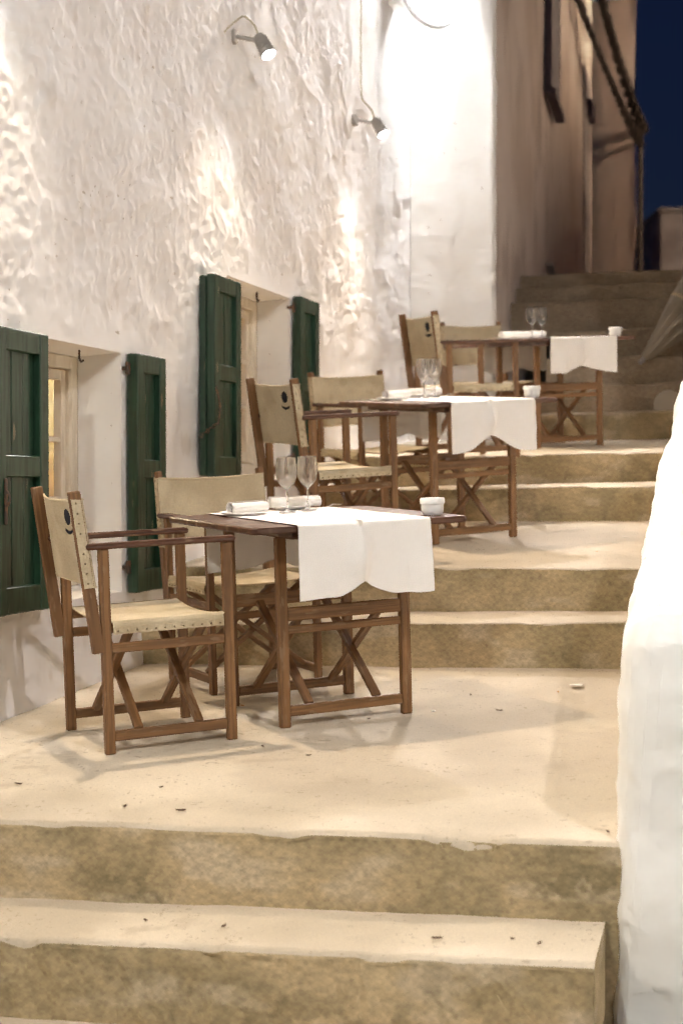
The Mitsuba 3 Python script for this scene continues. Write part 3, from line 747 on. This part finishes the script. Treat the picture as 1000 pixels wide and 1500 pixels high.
CW, CD, ARM, BACK = .494, .457, .743, .914
def chair_parts():
    P = []
    def one(name, *bars, m='wood', ch=.003):
        mb = MB()
        for b in bars:
            bar(mb, *b, ch=ch)
        P.append((name, mb.ply(m), None))
    U = (1, 0, 0)
    for s in (-1, 1):
        y = s * CW / 2
        for x in (-CD / 2, CD / 2):
            one('leg', ((x, y, 0), (x, y, ARM - .022), .026, .036, U))
        one('foot_rail', ((-CD / 2 + .018, y, .062), (CD / 2 - .018, y, .062), .022, .036))
        one('side_rail', ((-CD / 2 + .018, y, .372), (CD / 2 - .018, y, .372), .02, .034))
        one('seat_rail', ((-CD / 2 + .019, y - s * .004, .445), (CD / 2 - .019, y - s * .004, .445), .022, .034))
        one('arm', ((-CD / 2 - .065, y, ARM - .011), (CD / 2 + .030, y, ARM - .011), .052, .021), m='dark_wood', ch=.006)
        one('back_post', ((-CD / 2 - .030, y + s * .002, .36), (-CD / 2 - .097, y + s * .002, BACK + .012), .024, .042, U))
    # cross braces: low on one side rail, high under the other seat rail
    for x, o in ((-.125, .012), (.125, -.012)):
        a = CW / 2 - .022
        one('brace', ((x + o, -a, .075), (x + o, a, .425), .020, .032, U))
        one('brace', ((x - o, a, .075), (x - o, -a, .425), .020, .032, U))
        bo = MB().tri(trimesh.creation.cylinder(.006, .055, sections=10)); A = np.eye(4); A[:3, :3] = basis((1, 0, 0)); A[:3, 3] = (x, 0, .25)
        P.append(('bolt', bo.ply('bolt', M=A), None))
    # seat: canvas slung between the seat rails, rolled round them
    a = np.linspace(0, 1, 41); b = np.linspace(-1, 1, 25)
    hy = CW / 2
    path = [(-hy - .017, .425), (-hy - .017, .45), (-hy - .010, .468)] + [(-hy + 2 * hy * t, .468 - .030 * math.sin(math.pi * t) ** .8 * .6) for t in np.linspace(0.02, .98, 26)] + [(hy + .010, .468), (hy + .017, .45), (hy + .017, .425)]
    path = np.array(path)
    g = np.zeros((len(path), 25, 3)); uv = np.zeros((len(path), 25, 2)); arc = np.r_[0, np.cumsum(np.linalg.norm(np.diff(path, axis=0), axis=1))]
    for j, x in enumerate(b):
        g[:, j, 0] = x * (CD / 2 - .022) * (1 - .02 * np.sin(np.pi * arc / arc[-1])); g[:, j, 1] = path[:, 0]
        g[:, j, 2] = path[:, 1] + .004 * (meshkit.fbm(np.stack([path[:, 0] * 9, np.full(len(path), x * 2), path[:, 0] * 0], -1), 3, 5) - .5)
        uv[:, j] = np.c_[arc, np.full(len(path), x * .2)]
    v, f = grid(g)
    top = MB().add(v, f, uv.reshape(-1, 2)); v2 = v.copy(); v2[:, 2] -= .004
    top.add(v2, f[:, ::-1], uv.reshape(-1, 2))
    P.append(('seat', top.ply('canvas', smooth=True), None))
    hem = MB()
    for x in (-1, 1):
        hem.add(*tube([(x * (CD / 2 - .022) * (1 - .02 * math.sin(math.pi * t)), y, z - .002) for (y, z), t in zip(path[2:-2], np.linspace(0, 1, len(path) - 4))], .0045, 6))
    P.append(('seat_hem', hem.ply('canvas_edge', smooth=True), None))
    # back: canvas in front of the posts, wrapped to their outer sides
    xb = lambda z: -CD / 2 - .030 - .067 * (z - .36) / (BACK - .348)
    zc = np.linspace(.588, .900, 22)
    pth = [(-hy - .0165, -.018), (-hy - .0165, .012), (-hy - .010, .026)] + [(-hy + 2 * hy * t, .026 - .030 * math.sin(math.pi * t) ** .7) for t in np.linspace(.03, .97, 30)] + [(hy + .010, .026), (hy + .0165, .012), (hy + .0165, -.018)]
    pth = np.array(pth); arc = np.r_[0, np.cumsum(np.linalg.norm(np.diff(pth, axis=0), axis=1))]
    g = np.zeros((len(pth), len(zc), 3)); uv = np.zeros((len(pth), len(zc), 2)); k = np.sin(np.pi * arc / arc[-1])
    for j, z in enumerate(zc):
        e = (j / (len(zc) - 1) - .5) * 2
        zz_ = z - .014 * k * max(e, 0) ** 2 + .012 * k * max(-e, 0) ** 2
        g[:, j] = np.c_[[xb(z)] * len(pth) + pth[:, 1] + .006 * (meshkit.fbm(np.stack([pth[:, 0] * 6, np.full(len(pth), z * 6), pth[:, 0] * 0], -1), 3, 8) - .5) * k, pth[:, 0], zz_]
        uv[:, j] = np.c_[arc, np.full(len(pth), z)]
    v, f = grid(g)
    bk = MB().add(v, f, uv.reshape(-1, 2)); off = np.zeros_like(v); off[:, 0] = -.003
    mid = np.abs(v[:, 1]) < hy - .012
    v2 = v + off * mid[:, None]
    bk.add(v2, f[:, ::-1], uv.reshape(-1, 2))
    P.append(('backrest', bk.ply('canvas', smooth=True), None))
    hem = MB()
    for j in (0, len(zc) - 1):
        hem.add(*tube(g[2:-2, j] + [0, 0, .001], .004, 6))
    P.append(('backrest_hem', hem.ply('canvas_edge', smooth=True), None))
    studs = MB()
    sp = trimesh.creation.icosphere(subdivisions=1, radius=.0036)
    for s in (-1, 1):
        for i in range(9):
            z = .605 + .035 * i
            if 3 < i < 5:
                continue
            q = sp.copy(); q.apply_translation((xb(z) - .002, s * (hy + .0165), z)); studs.tri(q)
        for i in range(12):
            q = sp.copy(); q.apply_translation((-CD / 2 + .04 + .0345 * i, s * (hy + .017), .432)); studs.tri(q)
    P.append(('studs', studs.ply('stud', smooth=True), 'stuff'))
    # printed emblem on the rear of the back: a dot over a short arc (a quarter of a millimetre proud, following the cloth)
    def on_back(y, z):
        t = (y + hy) / (2 * hy); e = (z - .588) / .312 * 2 - 1
        return np.array([xb(z) + .026 - .030 * math.sin(math.pi * min(max(t, .02), .98)) ** .7 - .0052, y, z])
    yc, zc0 = EMB_Y, .832
    d = MB(); an = np.linspace(0, 2 * np.pi, 25)[:-1]
    d.add([on_back(yc, zc0)] + [on_back(yc + .027 * math.cos(t), zc0 + .029 * math.sin(t)) for t in an], [(0, (i + 1) % 24 + 1, i + 1) for i in range(24)])
    P.append(('emblem_dot', d.ply('ink'), None))
    d = MB(); ys = np.linspace(-.036, .036, 15)
    up = [on_back(yc + y, zc0 - .041 - .008 * (1 - (y / .036) ** 2)) for y in ys]; lo = [on_back(yc + y, zc0 - .051 - .011 * (1 - (y / .036) ** 2)) for y in ys]
    d.add(*grid(np.array([up, lo])))
    P.append(('emblem_arc', d.ply('ink'), None))
    return P
EMB_Y = -.125
CH = chair_parts()
GC = 'canvas director\'s chairs at the tables'
H90 = -math.pi / 2
for i, (pl, x, y, th, lab) in enumerate([
        ('t1', -.7078, 5.9177, .4403, 'tan canvas folding chair left of the nearest table, its emblem back turned to us'),
        ('t1', -.4243, 7.0378, -1.0881, 'wooden folding chair with tan canvas behind the nearest table, facing us, beside the green shutter'),
        ('t2', -.0423, 8.2948, .4964, 'tan canvas folding chair left of the middle table, its emblem back turned to us'),
        ('t2', .2211, 9.6836, -1.0207, 'wooden folding chair with tan canvas behind the middle table, facing us'),
        ('t3', .8074, 10.2994, .3662, 'tan canvas folding chair left of the farthest table, its emblem back turned to us'),
        ('t3', 1.16, 12.15, -1.12, 'wooden folding chair with tan canvas behind the farthest table, in front of the end wall')]):
    key = 'director_chair' + (f'_{i:03d}' if i else '')
    tag(key, lab, 'chair', GC)
    build_parts(CH, key, pose(pl, x, y, th))

TA, TB, TH_ = .445, .450, .768
LW, LD = .513, .510
def table_parts():
    P = []
    def one(name, *bars, m='wood', ch=.003):
        mb = MB()
        for b in bars:
            bar(mb, *b, ch=ch)
        P.append((name, mb.ply(m), None))
    U = (1, 0, 0)
    c = .03; o = []
    for sx, sy, a0 in ((1, 1, 0), (-1, 1, 90), (-1, -1, 180), (1, -1, 270)):
        for a in np.linspace(a0, a0 + 90, 6):
            o.append((sx * (TA - c) + c * math.cos(math.radians(a)), sy * (TB - c) + c * math.sin(math.radians(a))))
    v, f = slab(o, TH_ - .024, TH_, .005)
    P.append(('tabletop', MB().add(v, f, v[:, :2] * 1.0 + [3.3, 1.7]).ply('dark_wood'), None))
    zt = TH_ - .0245
    for s in (-1, 1):
        one('apron', ((s * LW / 2, -TB + .05, zt - .014), (s * LW / 2, TB - .05, zt - .014), .034, .028), m='dark_wood')
    for sx in (-1, 1):
        for sy in (-1, 1):
            one('leg', ((sx * LW / 2, sy * LD / 2, 0), (sx * LW / 2, sy * LD / 2, zt - .0285), .030, .040, U))
    for sy in (-1, 1):
        y = sy * LD / 2
        one('foot_rail', ((-LW / 2 + .02, y, .060), (LW / 2 - .02, y, .060), .024, .038))
        one('upper_rail', ((-LW / 2 + .02, y, .425), (LW / 2 - .02, y, .425), .026, .050))
        one('lower_rail', ((-LW / 2 + .02, y, .366), (LW / 2 - .02, y, .366), .02, .030))
    for x, k in ((-.155, .012), (.155, -.012)):
        a = LD / 2 - .024
        one('brace', ((x + k, -a, .075), (x + k, a, .42), .020, .034, U))
        one('brace', ((x - k, a, .075), (x - k, -a, .42), .020, .034, U))
    return P
TP = table_parts()

def runner(seed, drop_f=.255, drop_b=.235, u0=-.272, u1=.268, lift=.05, skew=0.0, fw=.085):
    """The cloth over the table: hangs in front, runs over the top, hangs behind; pinched up where the clip holds it."""
    nu = 70
    us = np.linspace(0, 1, nu)
    zc = TH_ + .0035
    seq = [('f', t) for t in np.linspace(1, 0.02, 34)] + [('ef', t) for t in np.linspace(0, 1, 5)] + [('t', t) for t in np.linspace(.03, .97, 40)] + [('eb', t) for t in np.linspace(0, 1, 5)] + [('b', t) for t in np.linspace(.02, 1, 30)]
    G = np.zeros((nu, len(seq), 3)); UV = np.zeros((nu, len(seq), 2)); acc = 0
    rr = .008
    fold = np.exp(-((us - .47) / .085) ** 2); arch = np.exp(-np.abs((us - .47) / fw) ** 1.5)
    wave = meshkit.fbm(np.stack([us * 5, us * 0 + seed, us * 0], -1), 2, seed) - .5
    def hang(d, front):
        """(outward offset, drop, sideways) at depth d in 0..1 below the edge."""
        dr_ = (drop_f if front else drop_b)
        lower = dr_ - (lift * arch * 1.1 if front else .03 * np.exp(-((us - .55) / .12) ** 2)) + .018 * wave
        out = .006 + d * (.030 * wave + .016 * np.sin(us * 9 + seed)) * 1.0
        if front:
            out = out + .050 * fold * np.sin(np.pi * np.clip(d * .9 + .1, 0, 1)) ** 1.2 * (.25 + .75 * d) - .020 * d * np.exp(-((us - .32) / .06) ** 2) - .020 * d * np.exp(-((us - .62) / .06) ** 2)
        if front:
            out = out + .034 * np.exp(-np.abs(us - .455) / .022) * d ** .7 * (1 - .3 * d) - .014 * np.exp(-np.abs(us - .52) / .03) * d
        out = out + .010 * (meshkit.fbm(np.stack([us * 7, us * 0 + d * 4, us * 0 + seed], -1), 4, seed + 2) - .5) * np.clip(d * 3, 0, 1)
        pinch = (-.07 * (us - .47) * np.exp(-((us - .47) / .12) ** 2) * (1 - d)) if front else 0 * us
        return np.maximum(out, .004), lower * d, pinch
    for j, (w, t) in enumerate(seq):
        x = u0 + (u1 - u0) * us + skew * (TB if w[0] == 'b' or w == 'eb' else -TB)
        if w == 'f':
            o, dz, pn = hang(t, True); G[:, j] = np.c_[x + pn, -TB - rr - o, zc - rr - dz]
        elif w == 'ef':
            a = t * np.pi / 2; G[:, j] = np.c_[x, np.full(nu, -TB - rr * math.cos(a) - .006 * (1 - t)), np.full(nu, zc - rr + rr * math.sin(a))]
        elif w == 't':
            G[:, j] = np.c_[x - 2 * skew * TB * 0, np.full(nu, -TB + 2 * TB * t), zc + .0022 * (meshkit.fbm(np.stack([x * 9, x * 0 + t * 7, x * 0], -1), 2, seed) - .3)]
        elif w == 'eb':
            a = (1 - t) * np.pi / 2; G[:, j] = np.c_[x, np.full(nu, TB + rr * math.cos(a) + .006 * t), np.full(nu, zc - rr + rr * math.sin(a))]
        else:
            o, dz, pn = hang(t, False); G[:, j] = np.c_[x + pn, TB + rr + o, zc - rr - dz]
        UV[:, j] = np.c_[x, np.full(nu, j * .02)]
    v, f = grid(G, flip=True)
    mb = MB().add(v, f, UV.reshape(-1, 2))
    hem = MB()
    for side in (G[0], G[-1], G[:, 0], G[:, -1]):
        hem.add(*tube(side[::2], .0016, 5))
    return mb.ply('linen', smooth=True), hem.ply('linen_hem', smooth=True), G
def glass_mesh():
    o = [(.0005, 0), (.034, .0), (.0345, .0018), (.030, .004), (.012, .0085), (.006, .016), (.0042, .03), (.0040, .07), (.0048, .088), (.010, .096), (.022, .106), (.034, .122), (.0415, .145), (.0432, .165), (.0415, .188), (.0385, .214), (.0375, .222)]
    i = [(.0366, .2222), (.0374, .214), (.0403, .188), (.0420, .165), (.0403, .145), (.0328, .1235), (.0205, .1085), (.010, .1015), (.0005, .0995)]
    from scipy.interpolate import PchipInterpolator
    def fine(p, n):
        p = np.array(p); d = np.r_[0, np.cumsum(np.linalg.norm(np.diff(p, axis=0), axis=1))]
        return PchipInterpolator(d, p)(np.linspace(0, d[-1], n))
    return lathe(np.vstack([fine(o, 70), fine(i, 40)]), 56)
GLASS = ply(glass_mesh(), 'glass', smooth=True)
PLATE = ply(lathe([(.0005, 0), (.055, .0), (.06, .002), (.092, .012), (.097, .0155), (.0955, .017), (.088, .0145), (.058, .0055), (.0005, .0045)], 48), 'ceramic', smooth=50)
POT = ply(lathe([(.0005, 0), (.036, 0), (.038, .003), (.042, .010), (.0435, .022), (.0435, .040), (.0480, .042), (.0490, .048), (.0485, .058), (.046, .064), (.043, .065), (.041, .062), (.041, .030), (.0005, .026)], 48), 'ceramic', smooth=40)
def roll_mesh(L, R, seed, turns=3.2):
    t = np.linspace(0, 1, 90); ang = turns * 2 * np.pi * t
    rad = .004 + (R - .004) * t ** .8
    x = np.linspace(-L / 2, L / 2, 26)
    def sheet(dr_):
        G = np.zeros((90, 26, 3))
        for j, xx in enumerate(x):
            w = .0016 * (meshkit.fbm(np.stack([ang * .8, np.full(90, xx * 22 + seed), ang * 0], -1), 3, seed) - .5) * 2
            r_ = rad + dr_ + w * (t > .55)
            G[:, j] = np.c_[np.full(90, xx + .006 * (t - .6) * (1 if xx > 0 else -1)), r_ * np.cos(ang) * 1.08, R * .9 + r_ * np.sin(ang) * .88]
        return G
    a, b = sheet(0), sheet(-.0013)
    mb = MB()
    mb.add(*grid(a, flip=True)); mb.add(*grid(b))
    for j, fl in ((0, False), (-1, True)):
        mb.add(*grid(np.stack([a[:, j], b[:, j]], 1), flip=fl))
    mb.add(*grid(np.stack([a[-1], b[-1]], 0)))
    v, f, _ = mb.get(); zmin = v[:, 2].min(); v[:, 2] -= zmin
    return ply((v, f), 'linen', smooth=True, uv=v[:, :2] + v[:, 2:])
def cutlery(kind):
    if kind == 'fork':
        pts = [(-.095, .004), (-.09, .0065), (-.03, .004), (.03, .003), (.045, .008), (.055, .011), (.095, .011)]
        tin = [(.095, .011), (.095, .0075), (.065, .0075), (.065, .0042), (.095, .0042), (.095, .0008), (.065, .0008)]
        half = pts + tin[1:]
        pg = Polygon(half + [(x, -y) for x, y in reversed(half)])
    else:
        pg = Polygon([(-.10, .005), (-.02, .006), (.0, .005), (.01, .008), (.08, .009), (.098, .003), (.10, -.003), (.01, -.006), (-.02, -.006), (-.10, -.005)])
    m = trimesh.creation.extrude_polygon(pg.buffer(0), .002, engine='earcut')
    m = m.subdivide_to_size(.02)
    x = m.vertices[:, 0]
    m.vertices[:, 2] += .0015 + (.008 * np.exp(-((x - .05) / .025) ** 2) if kind == 'fork' else .0) + (.004 * np.clip((x - .06) / .035, 0, 1) if kind == 'fork' else 0)
    return ply(m, 'steel')
FORK, KNIFE = cutlery('fork'), cutlery('knife')
clipm = MB(); bar(clipm, (-.006, -.014, .008), (-.006, -.014, -.028), .014, .003, (0, 1, 0), .0008); bar(clipm, (-.006, -.014, .008), (-.006, .03, .008), .014, .003, UP, .0008)
bar(clipm, (-.006, .001, -.028), (-.006, .02, -.028), .014, .003, UP, .0008)
CLIP = clipm.ply('steel')

def local(U, V, z=TH_, ang=0.0, tilt=0.0):
    A = np.eye(4); c_, s_2 = math.cos(ang), math.sin(ang)
    A[:2, :2] = [[c_, -s_2], [s_2, c_]]
    A[:3, 3] = ((U - .5) * 2 * TA, (V - .5) * 2 * TB, z)
    if tilt:
        B = np.eye(4); B[0, 0] = B[2, 2] = math.cos(tilt); B[0, 2] = math.sin(tilt); B[2, 0] = -math.sin(tilt); A = A @ B
    return A
WHICH = ['nearest', 'middle', 'farthest']
for i, (pl, x, y, th, tilt) in enumerate([('t1', -.0900, 6.3246, .4471, 0), ('t2', .6027, 8.9945, .5145, 0), ('t3', 1.4947, 11.5218, .4287, .012)]):
    num = f'_{i:03d}' if i else ''
    M = pose(pl, x, y, th, tilt); w = WHICH[i]; jit = np.random.default_rng(100 + i)
    tag('folding_table' + num, f'brown folding wooden table with crossed legs, the {w} of the three', 'table', 'folding tables set on the terraces')
    build_parts(TP, 'folding_table' + num, M)
    c, h, G = runner(11 + i, fw=(.09, .22, .24)[i], drop_f=(.262, .275, .25)[i], lift=(.05, .085, .055)[i])
    put('table_runner', {**c, 'to_world': T4(M)}, f'white linen runner hanging over the {w} table', 'tablecloth', 'white runners on the tables')
    put('table_runner' + num + '__hem', {**h, 'to_world': T4(M)})
    e = MB()
    A = np.eye(4); A[:3, 3] = (-.272 + .540 * .47, -TB - .006, TH_)
    put('cloth_clip', {**CLIP, 'to_world': T4(M @ A)}, f'small steel clip holding the cloth at the front edge of the {w} table', 'clip', 'tablecloth clips')
    zt = TH_ + .007
    for k, (U, V) in enumerate(((.47, .70), (.595, .76))):
        put('wine_glass', {**GLASS, 'to_world': T4(M @ local(U + jit.normal() * .004, V, zt))}, f'empty stemmed wine glass, the {"left" if k == 0 else "right"} one of the pair on the {w} table', 'wine glass', 'wine glasses on the tables')
    for k, (U, V, ang, L, R) in enumerate(((.275, .76, .20, .165, .030), (.58, .925, -.10, .215, .028))):
        side = 'left' if k == 0 else 'back'
        zp = TH_ + (.001 if k == 0 else .007)
        put('side_plate', {**PLATE, 'to_world': T4(M @ local(U, V, zp))}, f'white plate under the napkin at the {side} of the {w} table', 'plate', 'plates on the tables')
        put('napkin_roll', {**roll_mesh(L, R, 3 + k + 5 * i), 'to_world': T4(M @ local(U + .02, V - .01, zp + .0075, ang, 0))}, f'rolled white cloth napkin on the plate at the {side} of the {w} table', 'napkin', 'rolled napkins on the tables')
    put('table_knife', {**KNIFE, 'to_world': T4(M @ local(.32, .615, TH_ + .001, .15))}, f'steel knife before the plate at the left of the {w} table', 'knife', 'knives on the tables')
    put('table_fork', {**FORK, 'to_world': T4(M @ local(.76, .90, zt, .55))}, f'steel fork beside the back plate of the {w} table', 'fork', 'forks on the tables')
    put('ceramic_pot', {**POT, 'to_world': T4(M @ local(.915, .17, TH_ + .001))}, f'small white ceramic pot on the right end of the {w} table', 'pot', 'white pots on the tables')

# ------------------------------------------------------------------ folded parasol and its base beyond the parapet
ax0, ax1 = np.array([2.40, 12.75, .99]), np.array([2.98, 12.75, 1.62])
axis = ax1 - ax0; LL = np.linalg.norm(axis); R = basis(axis / LL, (0, 1, 0))
tt2, aa = np.meshgrid(np.linspace(0, 1, 60), np.linspace(0, 2 * np.pi, 161), indexing='ij')
rad = .03 + .155 * tt2 ** .8
fol = 1 + .40 * np.sin(aa * 8 + 2.2 * np.sin(tt2 * 4)) * np.clip(tt2 * 1.6, 0, 1) + .35 * (meshkit.fbm(np.stack([np.cos(aa) * 2.5, np.sin(aa) * 2.5, tt2 * 3], -1), 3, 44) - .5)
rad = rad * fol
Pp = ax0 + (rad * np.cos(aa))[..., None] * R[:, 0] + (rad * np.sin(aa))[..., None] * R[:, 1] + (tt2 * LL)[..., None] * R[:, 2]
v, f = grid(Pp)
put('folded_parasol', ply((v, f), 'parasol_canvas', smooth=True), 'folded grey canvas parasol lying on the dark stairs at the right', 'parasol')
pm = MB().add(*tube([ax0 - axis * .06, ax0 + axis * .5, ax1 + axis * .3], .02, 10))
sb = np.array([ax0 + axis * .62 + (.03 + .155 * .62 ** .8) * 1.32 * (math.cos(t) * R_[:, 0] + math.sin(t) * R_[:, 1]) for R_ in (R,) for t in np.linspace(0, 2 * np.pi, 40)])
put('folded_parasol__strap', MB().add(*tube(sb, .014, 6)).ply('canvas_edge', smooth=True))
put('folded_parasol__pole', pm.ply('grey_stone'))
bd = lathe([(.0005, -.03), (.09, -.03), (.112, -.018), (.115, 0), (.112, .018), (.09, .03), (.03, .034), (.0005, .034)], 40)
A = np.eye(4); A[:3, :3] = basis((-.35, -.93, .1)); A[:3, 3] = (2.50, 12.28, .60)
put('parasol_base', MB().tri(bd).ply('parasol_canvas', smooth=30, M=A), 'pale round parasol base standing on edge behind the parapet', 'parasol base')

# ------------------------------------------------------------------ leaves and scraps on the floor
def scrap(seed, L, W, curl):
    g = np.random.default_rng(seed); a = np.linspace(-1, 1, 9); b = np.linspace(-1, 1, 5)
    A_2, B_2 = np.meshgrid(a, b, indexing='ij')
    w = W * np.sqrt(np.clip(1 - A_2 ** 2 * .92, 0, 1)) * (1 + .2 * g.normal(size=(9, 1)))
    P = np.stack([A_2 * L, B_2 * w, .001 + curl * (.5 * A_2 ** 2 + .8 * B_2 ** 2) + .001 * g.random((9, 5))], -1)
    v, f = grid(P); t_ = P.copy(); t_[..., 2] -= .0012
    return MB().add(v, f).add(*grid(t_, flip=True))
def zrot(a):
    A = np.eye(4); A[:2, :2] = [[math.cos(a), -math.sin(a)], [math.sin(a), math.cos(a)]]; return A
for i, (x, y, pl, L, m_, lab) in enumerate([
        (265, 1190, 't1', .018, 'leaf', 'dark curled leaf by the front edge of the nearest terrace, largest of the three there'),
        (183, 1184, 't1', .013, 'leaf', 'small dark flake by the front edge of the nearest terrace, left of the largest one'),
        (27, 1151, 't1', .016, 'leaf', 'dark leaf at the far left front of the nearest terrace'),
        (236, 1156, 't1', .009, 'leaf', 'tiny flake on the nearest terrace in front of the chair'),
        (385, 1096, 't1', .011, 'leaf', 'small dark flake on the floor just in front of the nearest table, left one'),
        (452, 1109, 't1', .011, 'leaf', 'small dark flake on the floor in front of the nearest table, right one'),
        (689, 1020, 't1', .009, 'leaf', 'tiny dark speck in the shadow to the right of the nearest table'),
        (731, 1043, 't1', .016, 'leaf', 'dark twig-like leaf at the edge of the shadow right of the nearest table'),
        (817, 1016, 't1', .011, 'orange_leaf', 'orange leaf bit on the nearest terrace beside the paper scrap'),
        (355, 1036, 't1', .013, 'orange_leaf', 'orange leaf bit under the nearest table'),
        (540, 1055, 't1', .009, 'leaf', 'tiny dark flake under the front rail of the nearest table'),
        (890, 1222, 't1', .009, 'leaf', 'tiny dark flake by the parapet at the front corner of the terrace'),
        (775, 711, 'm5', .024, 'orange_leaf', 'orange leaf on the narrow step below the farthest table'),
        (874, 810, 't2', .009, 'orange_leaf', 'orange speck on the middle terrace beside the parapet')]):
    p = floor_at(x, y, pl); A = zrot(i * 1.3); A[:3, 3] = p + [0, 0, .004]
    put('fallen_leaf', scrap(i, L * .85, L * .36, .003).ply(m_, smooth=True, M=A), lab, 'leaf', 'dry leaves scattered on the floor')
for x, z0, L, sd in ((213, 1341, .012, 1), (328, 1352, .014, 2), (640, 1377, .018, 3), (750, 1381, .010, 4), (790, 1388, .014, 5)):
    d = pixel_ray(x, z0); zt = -1.195; p = d * (zt / d[2]); p[2] = -1.203 + Q * p[0] + .01 * (p[1] - 4.4) + .006; A = zrot(sd * 2.1); A[:3, 3] = p
    put('fallen_leaf', scrap(20 + sd, L * .8, L * .3, .003).ply('leaf', smooth=True, M=A), f'dark flake on the front step, {["leftmost", "second from the left", "third from the left, the longest", "second from the right", "rightmost"][sd - 1]} of five', 'leaf', 'dark flakes on the lowest step')
for x, y, pl, L, W, lab in ((845, 1007, 't1', .030, .028, 'crumpled pale paper scrap on the nearest terrace below the steps'), (877, 893, 'm3', .012, .014, 'tiny pale paper bit on the step by the right parapet'), (635, 1045, 't1', .008, .006, 'tiny white paper bit beside the shadow of the nearest table')):
    p = floor_at(x, y, pl); A = zrot(.3); A[:3, 3] = p + [0, 0, .004]
    put('paper_scrap', scrap(60 + x, L, W, .006).ply('paper', M=A), lab, 'paper')
